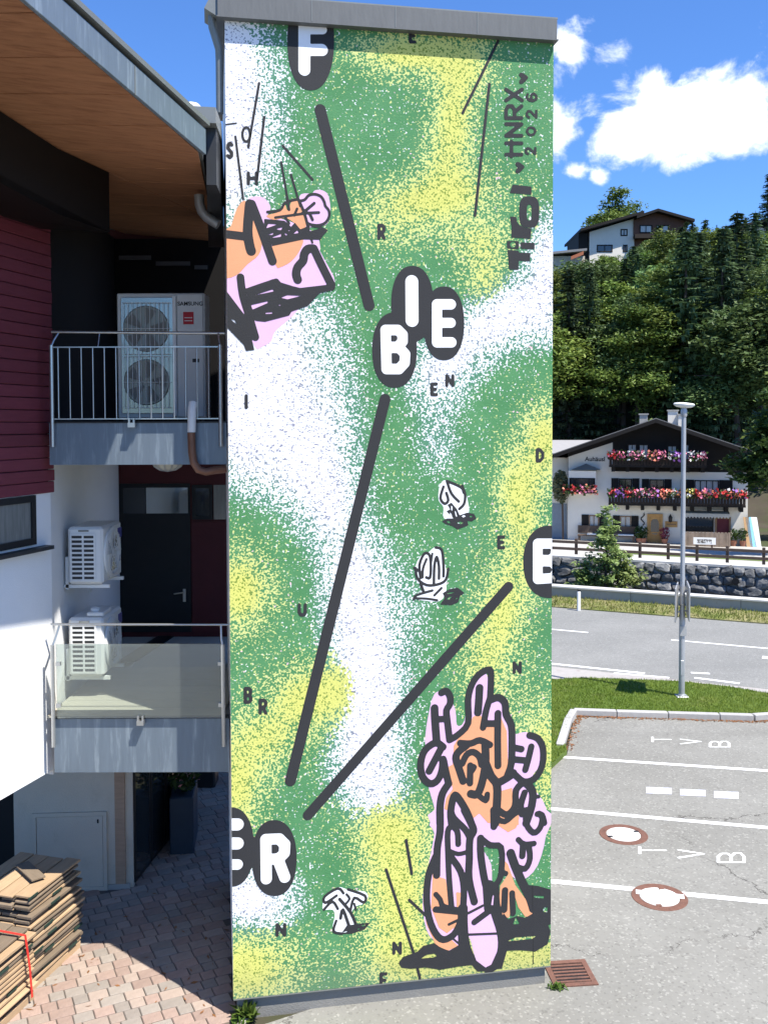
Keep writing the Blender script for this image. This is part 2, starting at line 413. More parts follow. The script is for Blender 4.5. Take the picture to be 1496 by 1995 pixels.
def asphalt(name, col, light, dark, crack):
    m = bpy.data.materials.new(name); m.use_nodes = True; t = m.node_tree; L = t.links.new; b = t.nodes['Principled BSDF']
    b.inputs['Roughness'].default_value = .9; b.inputs['Specular IOR Level'].default_value = .2
    tc = nn(t, 'ShaderNodeTexCoord'); v = tc.outputs['Object']
    big = nn(t, 'ShaderNodeTexNoise', i_Scale=.35, i_Detail=6.0, i_Roughness=.65); L(v, big.inputs['Vector'])
    mid = nn(t, 'ShaderNodeTexNoise', i_Scale=9.0, i_Detail=6.0, i_Roughness=.75); L(v, mid.inputs['Vector'])
    grit = nn(t, 'ShaderNodeTexVoronoi', i_Scale=38.0); L(v, grit.inputs['Vector'])
    c = mixc(t, smooth(t, big.outputs[0], .35, .7), col, light)
    c = mixc(t, math_n(t, 'MULTIPLY', smooth(t, mid.outputs[0], .48, .75), .38), c, dark)
    gsep = nn(t, 'ShaderNodeSeparateColor'); L(grit.outputs['Color'], gsep.inputs[0])
    c = mixc(t, math_n(t, 'MULTIPLY', smooth(t, gsep.outputs[0], .84, .97), .30), c, tuple(min(1, x*1.9) for x in light))
    c = mixc(t, math_n(t, 'MULTIPLY', smooth(t, gsep.outputs[1], .86, .98), .30), c, tuple(x*.5 for x in dark))
    st = nn(t, 'ShaderNodeTexNoise', i_Scale=1.3, i_Detail=7.0, i_Roughness=.7); L(v, st.inputs['Vector'])
    c = mixc(t, math_n(t, 'MULTIPLY', smooth(t, st.outputs[0], .60, .76), .40), c, (.10, .085, .065))
    sw_ = nn(t, 'ShaderNodeTexNoise', i_Scale=.16, i_Detail=4.0); mpw = nn(t, 'ShaderNodeMapping'); mpw.inputs['Rotation'].default_value = (0, 0, R(14)); mpw.inputs['Scale'].default_value = (.35, 6.0, 1); L(v, mpw.inputs[0]); L(mpw.outputs[0], sw_.inputs['Vector'])
    c = mixc(t, math_n(t, 'MULTIPLY', smooth(t, sw_.outputs[0], .52, .7), .22), c, dark)
    if crack:
        wv = nn(t, 'ShaderNodeTexNoise', i_Scale=1.1, i_Detail=6.0, i_Roughness=.7); L(v, wv.inputs['Vector'])
        ad = nn(t, 'ShaderNodeVectorMath', operation='MULTIPLY_ADD'); L(wv.outputs['Color'], ad.inputs[0]); ad.inputs[1].default_value = (1.4, 1.4, 0); L(v, ad.inputs[2])
        vo = nn(t, 'ShaderNodeTexVoronoi', feature='DISTANCE_TO_EDGE', i_Scale=.23); L(ad.outputs[0], vo.inputs['Vector'])
        gate = nn(t, 'ShaderNodeTexNoise', i_Scale=.5); L(v, gate.inputs['Vector'])
        k = math_n(t, 'MULTIPLY', math_n(t, 'SUBTRACT', 1.0, smooth(t, vo.outputs[0], .0012, .0035)), smooth(t, gate.outputs[0], .48, .56))
        c = mixc(t, math_n(t, 'MULTIPLY', k, .75), c, (.05, .045, .04))
    L(c, b.inputs['Base Color'])
    bp = nn(t, 'ShaderNodeBump', i_Strength=.5, i_Distance=.01); L(mid.outputs[0], bp.inputs['Height']); L(bp.outputs[0], b.inputs['Normal'])
    return m
ASPH = asphalt('aged_parking_asphalt', (.195, .19, .168), (.235, .23, .205), (.135, .13, .116), True)
ROADM = asphalt('road_asphalt', (.19, .19, .178), (.225, .224, .21), (.145, .145, .138), False)
kerb_in = [gnd(1104, 1470), gnd(1118, 1396), gnd(1300, 1400), gnd(1466, 1404), gnd(1520, 1401), gnd(1640, 1388), gnd(1900, 1360)]
# asphalt of the car park: from the tower to the kerb, and behind the viewer
tl = gnd(452, 1995)
lot_pts = [(-40, -40), (40, -40), (40, 14)]+[(p.x, p.y) for p in kerb_in[::-1]]+[(2.55, 16.3), (.5, 14.5), (.5, 10.6), (-1.40, 9.55), (-1.52, 9.25), (-2.1, 7.5), (-2.6, 5), (-40, 5)]
parking_lot = sheet('parking_lot', lot_pts, 0.0, ASPH)
sheet('road', [rq(-260, 23.75), rq(260, 23.75), rq(260, 31.5), rq(-260, 31.5)], .004, ROADM)
PAVE = pm('pale_pavement', (.34, .32, .30), .9, .12, 5, .3, 50, col2=(.28, .24, .22))
footway = sheet('footway', [rq(-260, 22.6), rq(260, 22.6), rq(260, 23.75), rq(-260, 23.75)], .002, PAVE)
LINE = pm('worn_white_road_paint', (.74, .74, .72), .7, .05, 12, .2, 60, col2=(.55, .55, .52), c2=(.62, .75), c2scale=9)
def strip(name, a, b, w, z, parent, mat=LINE):
    d = (b-a).normalized(); n = Vector((-d.y, d.x, 0))*w/2
    return sheet(name, [a-n, b-n, b+n, a+n], z, mat, None, parent)
road_o = bpy.data.objects['road']
def p_at(x, y): g = gnd(x, y); return g.dot(RD)
for x0, y0, x1, y1 in [(960, 1220, 1137, 1240), (1302, 1254, 1500, 1271)]:
    strip('lane_line', rq(p_at(x0, y0), 28.07), rq(p_at(x1, y1), 28.07), .12, .009, road_o)
for k in range(1, 5):
    strip('lane_line', rq(p_at(1500, 1271)+4.5*k-2.6, 28.07), rq(p_at(1500, 1271)+4.5*k, 28.07), .12, .009, road_o)
for x0, y0, x1, y1 in [(1195, 1312, 1303, 1321), (1345, 1311, 1382, 1313), (1352, 1321, 1440, 1332)]:
    g0, g1 = gnd(x0, y0), gnd(x1, y1); strip('edge_line', Vector((g0.x, g0.y, 0)), Vector((g1.x, g1.y, 0)), .13, .009, road_o)
strip('edge_line', rq(p_at(1076, 1306)-3, 24.0), rq(p_at(1250, 1320), 24.0), .14, .009, road_o)
strip('direction_mark', rq(p_at(1483, 1284), 26.95), rq(p_at(1530, 1290), 26.95), .3, .009, road_o)
# bay lines of the car park
for (xa, ya, xb, yb) in [(1078, 1474, 1496, 1502), (1040, 1573, 1496, 1613), (1040, 1714, 1496, 1758)]:
    a, b = gnd(xa, ya), gnd(xb, yb); d = (b-a).normalized()
    strip('bay_line', a-d*(.55 if xa < 1050 else 0.0), a+d*(b-a).length*1.15, .115, .004, parking_lot)
def ground_shape(name, strokes_px, wm, mat, parent, z=.0045):
    st = [([tuple(gnd(*q)[:2]) for q in p], wm) for p, _ in strokes_px]
    v, f = flat_shape(st, [], [], .012)
    return MB().add([(a, b, z) for a, b in v], f).build(name, mat, parent)
WORN = pm('faded_letter_paint', (.66, .66, .63), .8, .1, 20, .2, 60, col2=(.33, .33, .31), c2=(.5, .66), c2scale=14)
for ch, r in (('T', (1270, 1436, 1306, 1446)), ('V', (1325, 1440, 1364, 1450)), ('B', (1382, 1444, 1420, 1456))):
    ground_shape('painted_letter', glyph(ch, *r, 1, True), .05, WORN, parking_lot)
for ch, r in (('T', (1245, 1650, 1296, 1664)), ('V', (1321, 1656, 1370, 1672)), ('B', (1398, 1662, 1449, 1681))):
    ground_shape('painted_letter', glyph(ch, *r, 1, True), .045, WORN, parking_lot)
PATCH = pm('pale_blue_cover_paint', (.52, .53, .60), .8, .12, 20, .2, 60, col2=(.35, .36, .4), c2=(.5, .7), c2scale=16)
for (x0, y0, x1, y1) in [(1258, 1533, 1308, 1548), (1324, 1537, 1374, 1552), (1390, 1541, 1438, 1557)]:
    q = [gnd(x0, y0+.5), gnd(x1, y0+2.5), gnd(x1, y1), gnd(x0, y1-2)]
    sheet('cover_patch', q[::-1], .0045, PATCH, None, parking_lot)

# ---- grass island and its kerb
lawn_pts = [gnd(960, 1336), gnd(1075, 1331), gnd(1133, 1327), gnd(1322, 1334), gnd(1420, 1345), gnd(1496, 1358), gnd(1600, 1372), gnd(1700, 1384), gnd(1620, 1390), gnd(1520, 1397), gnd(1466, 1400), gnd(1300, 1396), gnd(1115, 1391), gnd(1098, 1450), gnd(1104, 1470)]
lawn_xy = [(p.x, p.y) for p in lawn_pts]+[(2.6, 16.2), (2.6, 20)]
DRYLEAF = leafm('dry_fallen_leaves', (.30, .13, .05), (.20, .10, .04), .0, .2)
GRASSM = pm('lawn_soil', (.085, .13, .022), .95, .3, 5, .4, 30, col2=(.13, .14, .04), c2=(.5, .7), c2scale=1.2)
tag(MB().prism(lawn_xy[::-1], -.02, .09).build('lawn', GRASSM), kind='structure')
def inside(x, y, P):
    c = False; n = len(P)
    for i in range(n):
        a, b = P[i], P[(i+1) % n]
        if (a[1] > y) != (b[1] > y) and x < (b[0]-a[0])*(y-a[1])/(b[1]-a[1])+a[0]: c = not c
    return c
def grass(name, P, n, z, h, label, mat):
    xs = [p[0] for p in P]; ys = [p[1] for p in P]; vs = []; fs = []
    while len(fs) < n:
        x = rnd.uniform(min(xs), max(xs)); y = rnd.uniform(min(ys), max(ys))
        if not inside(x, y, P): continue
        a = rnd.uniform(0, 6.28); hh = h*rnd.uniform(.5, 1.3); w = hh*.16; l = hh*rnd.uniform(.2, .7); a2 = rnd.uniform(0, 6.28)
        zz = z(x, y) if callable(z) else z
        k = len(vs); vs += [(x-w*math.cos(a), y-w*math.sin(a), zz), (x+w*math.cos(a), y+w*math.sin(a), zz), (x+l*math.cos(a2), y+l*math.sin(a2), zz+hh)]
        fs.append((k, k+1, k+2))
    o = MB().add(vs, fs).build(name, mat); tag(o, label, 'grass', kind='stuff'); return o
GRASS = leafm('green_grass_blades', (.13, .20, .02), (.22, .275, .045), .0, .3)
GRASSDRY = leafm('dry_grass_blades', (.30, .28, .09), (.15, .19, .035), .0, .3)
grass('lawn_grass', lawn_xy, 42000, .088, .045, 'short green lawn grass on the island beside the kerb', GRASS)
VER = [rq(-18, 31.55), rq(12, 31.55), rq(12, 33.38), rq(-18, 33.38)]
tag(MB().prism([(p.x, p.y) for p in VER], -.03, .03).build('road_verge', pm('verge_soil', (.22, .2, .09), .95, .3, 3, .4, 30, col2=(.14, .16, .04), c2=(.45, .6), c2scale=1.0)), kind='structure')
def yard_litter():
    vs = []; fs = []
    for _ in range(70):
        c = Vector((rnd.uniform(-3.9, -1.7), rnd.uniform(9.3, 12.5), .026)); a = rnd.uniform(0, 6.28); l = rnd.uniform(.012, .05); w = l*rnd.uniform(.15, .5)
        u = Vector((math.cos(a), math.sin(a), 0)); n = Vector((-u.y, u.x, .2)); k = len(vs); vs += [c-u*l, c+n*w, c+u*l, c-n*w]; fs.append((k, k+1, k+2, k+3))
    tag(MB().add(vs, fs).build('yard_litter', DRYLEAF), 'scattered dry leaves and straw on the paved yard', 'leaves', kind='stuff')
grass('verge_grass', [(p.x, p.y) for p in VER], 12000, .028, .10, 'dry yellow verge grass between the road and the concrete wall', GRASSDRY)
KERBM = pm('granite_kerb', (.38, .37, .35), .85, .12, 12, .3, 60, rand=.08)
kerb = tag(bpy.data.objects.new('kerb', None), kind='structure'); COL.objects.link(kerb); WM[kerb.name] = Matrix.Identity(4)
kpath = [gnd(1090, 1462), gnd(1106, 1410), gnd(1117, 1392), gnd(1200, 1395), gnd(1300, 1398), gnd(1400, 1401), gnd(1466, 1403), gnd(1540, 1398), gnd(1640, 1389), gnd(1760, 1378)]
kp = []
for a, b in zip(kpath[:-1], kpath[1:]):
    m = max(1, round((b-a).length/.95))
    for i in range(m): kp.append(a+(b-a)*(i/m))
for a, b in zip(kp[:-1], kp[1:]):
    d = (b-a); L_ = d.length; d.normalize()
    MB().box((a+b)/2+Vector((0, 0, .06+rnd.uniform(-.004, .004))), (L_-.014, .15, .13), Matrix.Rotation(math.atan2(d.y, d.x), 3, 'Z')).build('kerb_stone', KERBM, kerb, bevel=.012)
def litter():
    vs = []; fs = []
    for a, b in zip(kpath[:7], kpath[1:8]):
        for _ in range(110):
            t = rnd.random(); p = a+(b-a)*t; n = Vector((p.x-4.5, p.y-30, 0)).normalized()
            c = p-Vector((0, 1, 0))*(.09+abs(rnd.gauss(0, .06))) if a.x > 3.9 else p+Vector((1, -.2, 0))*(.1+abs(rnd.gauss(0, .07)))
            q = rnd.uniform(0, 6.28); s = rnd.uniform(.012, .03); k = len(vs)
            u = Vector((math.cos(q), math.sin(q), rnd.uniform(-.3, .3)))*s; w = Vector((-math.sin(q), math.cos(q), rnd.uniform(0, .5)))*s*.7
            c.z = .012; vs += [c-u, c+w, c+u, c-w]; fs.append((k, k+1, k+2, k+3))
    tag(MB().add(vs, fs).build('leaf_litter', DRYLEAF), 'brown fallen leaves gathered along the kerb of the grass island', 'leaves', kind='stuff')
litter()
yard_litter()

# ================================================================== the mural tower
TW, TZ0, TZ1 = 3.464, .2206, 10.30
TP = Plane((-1.5873, 9.7012), .1746)
tower = thing('mural_tower', 'tall white stair tower whose whole front carries a green, white and yellow dotted mural', 'tower', (*TP.P(TW/2, 0, -1.5)[:2], 0), .1746)
MB().pbox(TP, .002, TW-.002, TZ0, TZ1, -3.1, -.004).build('wall', PLASTER, tower)
MB().pbox(TP, .04, TW-.05, -.05, TZ0-.002, -3.05, -.045).build('plinth', PLINTHM, tower)
MB().pbox(TP, .003, TW-.003, TZ0-.012, TZ0-.003, -.2, .008).build('drip_edge', ZINC, tower)
cop = MB()
cop.pbox(TP, -.07, TW+.008, 10.285, 10.50, -3.2, .085)
cop.pbox(TP, -.08, TW+.022, 10.272, 10.284, -3.2, .095)
copo = cop.build('coping', pm('dark_zinc_coping', (.135, .137, .133), .5, .12, 4, .08, 12, metal=.3, stretch=(3, 3, .6)), tower)
for u in (.87, 1.73, 2.6): MB().pbox(TP, u-.004, u+.004, 10.29, 10.505, .086, .0885).build('sheet_joint', ZINC, copo)
MB().pbox(TP, -.08, TW+.02, 10.502, 10.52, -3.2, .07).build('roof_sheet', ZINC, tower)
# gutter spout on the left side of the coping
g0 = TP.P(-.07, 0, .085); e = TP.e; n_ = TP.n
def tq(u, z, o): return TP.P(u, z, o)
sp = MB().hexa([tq(-.20, 10.36, .06), tq(-.0715, 10.285, .06), tq(-.0715, 10.285, -.30), tq(-.20, 10.36, -.30), tq(-.13, 10.50, .06), tq(-.0715, 10.50, .06), tq(-.0715, 10.50, -.30), tq(-.13, 10.50, -.30)])
sp.build('gutter', ZINC, tower)
MB().tube([tq(-.125, 10.33, -.05), tq(-.125, 10.22, -.05), tq(-.06, 10.02, -.09), tq(-.055, 9.9, -.10), tq(-.055, 9.38, -.10)], .038, 12).build('downpipe', ZINC, tower, smooth=True)

# ---- mural: stippled ground coat
def px_field(blobs, X, Y):
    F = np.ones_like(X)
    for (x, y, rx, ry, a, *an) in blobs:
        th = R(an[0]) if an else 0; c, s = math.cos(th), math.sin(th)
        dx, dy = X-x, Y-y; u = (dx*c+dy*s)/rx; v = (-dx*s+dy*c)/ry
        F *= 1-a*np.exp(-(u*u+v*v)**1.05)
    return 1-F
WHITE_B = [(440,120,70,150,1),(455,300,60,150,1),(530,180,50,120,.35),(520,300,50,70,.3),(470,640,90,120,.9),(530,740,100,130,1),(470,830,90,90,.95),(600,880,85,110,.9),(640,980,60,90,.8),
           (560,620,90,70,.5),(650,760,60,120,.35),(690,1130,62,110,.9),(715,1280,62,130,.98),(725,1400,62,120,.95),(700,1500,60,80,.75),(745,1560,45,70,.65),(500,930,110,45,.45),
           (990,610,140,62,.95,-32),(1070,500,45,90,.85),(880,690,70,55,.7,-30),(850,745,60,60,.6),(850,860,45,70,.45),(1078,640,60,40,.6),(480,1752,75,62,.95),(540,1760,55,60,.45),(660,1230,40,80,.35),(800,1180,70,110,.25)]
YELLOW_B = [(800,105,130,50,.95),(905,130,60,70,.7),(885,230,48,130,.85),(840,385,150,55,.9,-8),(780,450,90,45,.45),(940,470,70,55,.7),(945,545,50,60,.7),(860,320,50,90,.6),(1045,440,25,70,.3),
            (468,1150,75,95,.95),(1060,860,50,90,.9),(1010,960,55,100,.85),(1020,1080,45,110,.7),(975,1190,55,100,.85),(940,1290,60,80,.7),(990,1400,60,90,.4),(1060,1480,40,130,.85),
            (600,1360,95,75,.95,-20),(520,1440,80,65,.75),(462,1530,60,110,.92),(660,1340,45,70,.7),(765,1620,80,70,.9),(780,1740,75,140,.95),(800,1870,110,70,.9),(720,1700,30,120,.3),
            (475,1890,100,85,.98),(560,1870,60,90,.35),(1040,1860,120,50,.95),(930,1880,90,50,.7),(640,1560,40,60,.2)]
def mural_panel():
    cell = .03; nu, nz = int(TW/cell), int((TZ1-TZ0)/cell)
    us = np.linspace(0, TW, nu+1); zs = np.linspace(TZ0, TZ1, nz+1); vs = []; X = []; Y = []
    M = WM[tower.name].inverted()
    # wall metres -> photograph pixels, by the camera's own projection
    for z in zs:
        for u in us:
            p = TP.P(u, z, 0); vs.append(tuple(M @ p))
            d = p-Vector((0, 0, CAMH)); c, s = math.cos(PIT), math.sin(PIT)
            dep = d.y*c-d.z*s; a = d.x*FPX/dep; b = -(d.z*c+d.y*s)*FPX/dep; cr, sr = math.cos(ROL), math.sin(ROL)
            X.append(CX+a*cr-b*sr); Y.append(CY+a*sr+b*cr)
    X = np.array(X); Y = np.array(Y); Wf = px_field([(x, y, rx*1.06, ry*1.06, a, *an) for (x, y, rx, ry, a, *an) in WHITE_B], X, Y); Yf = px_field([(x, y, rx*1.02, ry*1.02, a, *an) for (x, y, rx, ry, a, *an) in YELLOW_B], X, Y)
    n = nu+1; fs = [(j*n+i, j*n+i+1, (j+1)*n+i+1, (j+1)*n+i) for j in range(nz) for i in range(nu)]
    me = bpy.data.meshes.new('mural'); me.from_pydata(vs, [], fs)
    for nm, F in (('white_field', Wf), ('yellow_field', Yf)):
        at_ = me.attributes.new(nm, 'FLOAT', 'POINT'); at_.data.foreach_set('value', F.astype(np.float32))
    uv = np.array([(us[i], zs[j]) for j in range(nz+1) for i in range(n)], dtype=np.float32)
    at_ = me.attributes.new('wall_uv', 'FLOAT2', 'POINT'); at_.data.foreach_set('vector', uv.ravel())
    m = bpy.data.materials.new('dotted_mural_paint'); m.use_nodes = True; t = m.node_tree; L = t.links.new; b = t.nodes['Principled BSDF']
    b.inputs['Roughness'].default_value = .8; b.inputs['Specular IOR Level'].default_value = .25
    A = lambda nm: nn(t, 'ShaderNodeAttribute', attribute_name=nm)
    w, y, uvn = A('white_field').outputs['Fac'], A('yellow_field').outputs['Fac'], A('wall_uv').outputs['Vector']
    wob = nn(t, 'ShaderNodeTexNoise', i_Scale=60.0, i_Detail=2.0); L(uvn, wob.inputs['Vector'])
    wb = nn(t, 'ShaderNodeVectorMath', operation='MULTIPLY_ADD'); L(wob.outputs['Color'], wb.inputs[0]); wb.inputs[1].default_value = (.008, .008, 0); L(uvn, wb.inputs[2])
    def vor(off, sc):
        mp = nn(t, 'ShaderNodeMapping'); mp.inputs['Location'].default_value = off; L(wb.outputs[0], mp.inputs[0])
        v = nn(t, 'ShaderNodeTexVoronoi', voronoi_dimensions='2D', i_Scale=sc); L(mp.outputs[0], v.inputs['Vector'])
        s = nn(t, 'ShaderNodeSeparateColor'); L(v.outputs['Color'], s.inputs[0]); return v.outputs['Distance'], s.outputs
    da, ca = vor((0, 0, 0), 43.0); db, cb = vor((7.31, 3.77, 0), 43.0)
    light = math_n(t, 'ADD', math_n(t, 'MULTIPLY', math_n(t, 'MAXIMUM', w, math_n(t, 'MULTIPLY', y, .89)), .95), -.015)
    big = nn(t, 'ShaderNodeTexNoise', i_Scale=2.2, i_Detail=3.0); L(uvn, big.inputs['Vector'])
    light = math_n(t, 'ADD', light, math_n(t, 'MULTIPLY', math_n(t, 'SUBTRACT', big.outputs[0], .5), .22))
    ta = math_n(t, 'ADD', da, math_n(t, 'MULTIPLY', ca[0], .62)); tb = math_n(t, 'ADD', db, math_n(t, 'MULTIPLY', cb[0], .62))
    thr = math_n(t, 'ADD', math_n(t, 'MULTIPLY', math_n(t, 'SUBTRACT', ta, tb), .80), .5)
    on = smooth(t, math_n(t, 'SUBTRACT', light, thr), -.11, .11)
    isy = smooth(t, math_n(t, 'SUBTRACT', math_n(t, 'MULTIPLY', y, 1.25), math_n(t, 'ADD', w, math_n(t, 'MULTIPLY', math_n(t, 'SUBTRACT', ca[1], .5), .5))), -.05, .12)
    yel = mixc(t, math_n(t, 'MULTIPLY', smooth(t, y, .45, .95), .9), (.60, .64, .24), (.62, .61, .15))
    lightc = mixc(t, isy, (.80, .80, .82), yel)
    green = mixc(t, smooth(t, big.outputs[0], .3, .7), (.072, .230, .088), (.090, .260, .106))
    tint = mixc(t, isy, (.24, .24, .31), (.20, .26, .03))
    teal = mixc(t, math_n(t, 'MULTIPLY', smooth(t, w, .12, .5), .75), green, (.09, .235, .165))
    darkc = mixc(t, smooth(t, light, .55, .85), teal, tint)
    pinkdot = smooth(t, ca[2], .962, .975)
    lightc = mixc(t, math_n(t, 'MULTIPLY', pinkdot, smooth(t, math_n(t, 'SUBTRACT', .45, light), 0.0, .1)), lightc, (.75, .52, .55))
    c = mixc(t, on, darkc, lightc)
    fine = nn(t, 'ShaderNodeTexNoise', i_Scale=1.1, i_Detail=5.0); L(uvn, fine.inputs['Vector'])
    hv = nn(t, 'ShaderNodeHueSaturation'); L(c, hv.inputs['Color']); L(math_n(t, 'ADD', math_n(t, 'MULTIPLY', fine.outputs[0], .12), .94), hv.inputs['Value'])
    su = nn(t, 'ShaderNodeSeparateXYZ'); L(uvn, su.inputs[0])
    dn = nn(t, 'ShaderNodeTexNoise', i_Scale=6.0, i_Detail=6.0, i_Roughness=.7); L(uvn, dn.inputs['Vector'])
    low = math_n(t, 'SUBTRACT', 1.0, smooth(t, math_n(t, 'ADD', su.outputs[1], math_n(t, 'MULTIPLY', dn.outputs[0], .5)), .45, .95))
    ms = nn(t, 'ShaderNodeMapping'); ms.inputs['Scale'].default_value = (9, .35, 1); L(uvn, ms.inputs[0]); sn = nn(t, 'ShaderNodeTexNoise', i_Scale=1.0, i_Detail=5.0); L(ms.outputs[0], sn.inputs['Vector'])
    dirt = math_n(t, 'ADD', math_n(t, 'MULTIPLY', low, .28), math_n(t, 'MULTIPLY', smooth(t, sn.outputs[0], .55, .78), .10), clamp=True)
    L(mixc(t, dirt, hv.outputs[0], (.19, .18, .15)), b.inputs['Base Color'])
    nb = nn(t, 'ShaderNodeTexNoise', i_Scale=55.0, i_Detail=6.0, i_Roughness=.7); L(uvn, nb.inputs['Vector'])
    bp = nn(t, 'ShaderNodeBump', i_Strength=.45, i_Distance=.012); L(nb.outputs[0], bp.inputs['Height']); L(bp.outputs[0], b.inputs['Normal'])
    me.materials.append(m); o = link(bpy.data.objects.new('mural', me), tower); WM[o.name] = WM[tower.name]
    o['label'] = 'green, white and yellow dotted ground coat of the mural'
    return o
mural = mural_panel()
INK = pm('mural_charcoal_paint', (.030, .030, .032), .75, .1, 3, .18, 120)
MWHITE = pm('mural_white_paint', (.82, .82, .83), .75, .02, 3, .15, 120)
PINK = pm('mural_pink_paint', (.72, .46, .68), .75, .04, 3, .15, 120)
ORANGE = pm('mural_orange_paint', (.74, .33, .17), .75, .05, 3, .15, 120)
MPX = TW/628.0
CLIP = (0.0005, TW-.0005, TZ0+.0005, TZ1-.0005)
def wall_shape(name, mat, off, strokes=(), polys=(), holes=(), cell=.010, parent=None, label=None):
    S = [([TP.hit(*q) for q in p], w*MPX) for p, w in strokes]
    Pp = [[TP.hit(*q) for q in p] for p in polys]; Hh = [[TP.hit(*q) for q in p] for p in holes]
    v, f = flat_shape(S, Pp, Hh, cell, CLIP)
    o = MB().add([TP.P(a, b, off) for a, b in v], f).build(name, mat, parent or mural)
    if label: o['label'] = label
    return o
L1, L2, L3, L4 = .0012, .0024, .0036, .0048
zf = lambda ox, oy, s: (lambda P: [(ox+x/s, oy+y/s) for x, y in P])
# big stripes and thin strokes
for a, b, w in [((624,214),(719,595),21),((750,778),(566,1521),21),((990,1143),(600,1588),19.5)]:
    wall_shape('painted_stripe', INK, L2, [([a, b], w)])
for P, w in [([(505,162),(484,287)],4.6),([(515,228),(500,358)],4.8),([(459,266),(474,388)],4.2),([(551,284),(609,350)],4.6),([(548,316),(561,392)],4.2),([(567,340),(585,402)],4.2),
             ([(438,243),(461,240)],2.8),([(970,80),(901,220)],5.4),([(953,164),(925,420)],5.6),([(752,1694),(806,1858),(818,1906)],5.5),([(791,1637),(802,1702)],5.8),([(797,1753),(834,1788)],5.5)]:
    wall_shape('painted_line', INK, L2, [(P, w)])
# small letters
for ch, r in [('S',(441,276,455,310)),('h',(481,334,503,361)),('R',(735,436,751,467)),('E',(796,55,811,85)),('E',(838,745,853,772)),('N',(867,729,885,754)),('I',(470,768,490,797)),('U',(580,1175,598,1201)),
              ('D',(1043,873,1060,901)),('E',(968,1043,984,1070)),('B',(475,1338,492,1371)),('R',(504,1361,521,1392)),('N',(998,1288,1016,1313)),('N',(537,1798,558,1825)),('N',(764,1834,783,1860)),('F',(739,1894,755,1925))]:
    wall_shape('painted_letter', INK, L2, glyph(ch, *r, 6.3))
wall_shape('painted_letter', INK, L2, [(ell(480, 262, 7.5, 14, 20)+[(487.5, 262)], 4.6)])
Z2 = zf(720, 0, 3.937)
for ch, r in [('X',(1030,672,1182,784)),('R',(1030,800,1178,920)),('N',(1030,938,1178,1055)),('H',(1030,1085,1178,1200))]:
    p = Z2([(r[0], r[1]), (r[2], r[3])]); wall_shape('painted_letter', INK, L2, glyph(ch, *p[0], *p[1], 7.2, True))
for ch, r in [('6',(1194,708,1286,785)),('2',(1194,840,1286,910)),('0',(1194,968,1280,1046)),('2',(1186,1126,1278,1190))]:
    p = Z2([(r[0], r[1]), (r[2], r[3])]); wall_shape('painted_digit', INK, L2, glyph(ch, *p[0], *p[1], 4.8, True))
for cx, cy in ((1019.5, 152.5), (1012.5, 326.5)):
    H = [(9,-2),(5,4),(0,9),(-5,11.5),(-8.5,9),(-8,4),(-4.5,0),(-8.5,-4.5),(-8.5,-9),(-4,-11),(2,-8)]
    wall_shape('painted_heart', INK, L2, polys=[closed_spline([(cx+a, cy+b) for a, b in H], 3)])
Z7 = zf(700, 480, 3.74)
wall_shape('painted_letter', INK, L2, polys=[Z7([(1078,25),(1160,32),(1160,45),(1245,48),(1242,110),(1160,104),(1158,172),(1090,168)])], label='heavy letter T of the word on the mural')
wall_shape('painted_letter', INK, L2, polys=[Z2([(1052,1848),(1142,1850),(1142,1912),(1052,1905)]), Z2([(1158,1858),(1265,1864),(1262,1912),(1158,1908)])], holes=[ell(720+1098/3.937, 1876/3.937, 5.6, 5.8, 20)])
wall_shape('painted_letter', INK, L2, polys=[Z2([(1075,1660),(1125,1665),(1128,1700),(1145,1725),(1190,1748),(1240,1752),(1232,1832),(1085,1822),(1088,1740),(1080,1700)])])
wall_shape('painted_letter', INK, L2, polys=[ell(1030.5, 413, 19.5, 30.5, 40, 3.2)], holes=[ell(1030.5, 414, 4.8, 15.5, 30, 3)])
wall_shape('painted_letter', INK, L2, polys=[Z2([(1095,1416),(1240,1432),(1240,1494),(1072,1480)])])
# big white letters on charcoal ovals
def oval_letters(ovals, letters):
    o = wall_shape('letter_oval', INK, L2, polys=[ell(*q, 56, 2.25) for q in ovals], cell=.014)
    for st in letters: wall_shape('white_letter', MWHITE, L3, st, parent=o)
oval_letters([(605.5, 78, 45.5, 98)], [[([(593,40),(593,136)],22),([(593,58),(628,58)],17),([(596,97.5),(627,97.5)],22)]])
oval_letters([(803,592,41,74),(864.5,630,39.5,72),(768.5,682,43.5,73.5)],
    [[([(802,549),(802.5,624)],25)],
     [([(851,593),(851,667)],20),([(851,593),(878,593)],20),([(851,629),(878,629)],19),([(851,667),(879,667)],20)],
     [([(751,643),(753,719)],20),([(751,643),(775,643),(784,652),(784,665),(775,676),(755,676)],20),([(755,677),(778,678),(789,690),(788,707),(777,719),(753,719)],20)]])
oval_letters([(1070,1094.5,51,70.5)], [[([(1047,1059),(1047,1128)],20),([(1047,1059),(1076,1059),(1083,1068),(1080,1085),(1070,1091),(1050,1091)],20),([(1050,1093),(1076,1094),(1086,1108),(1078,1126),(1047,1128)],20)]])
oval_letters([(450,1650,45,77.5),(534.5,1671.5,43.5,74)],
    [[([(430,1606),(463,1606)],23)], [([(430,1643),(463,1643)],23)], [([(430,1684),(463,1684)],20)],
     [([(518,1635),(519,1712)],21),([(518,1635),(544,1634),(555,1645),(554,1662),(543,1673),(520,1674)],21),([(541,1672),(555,1709)],21)]])
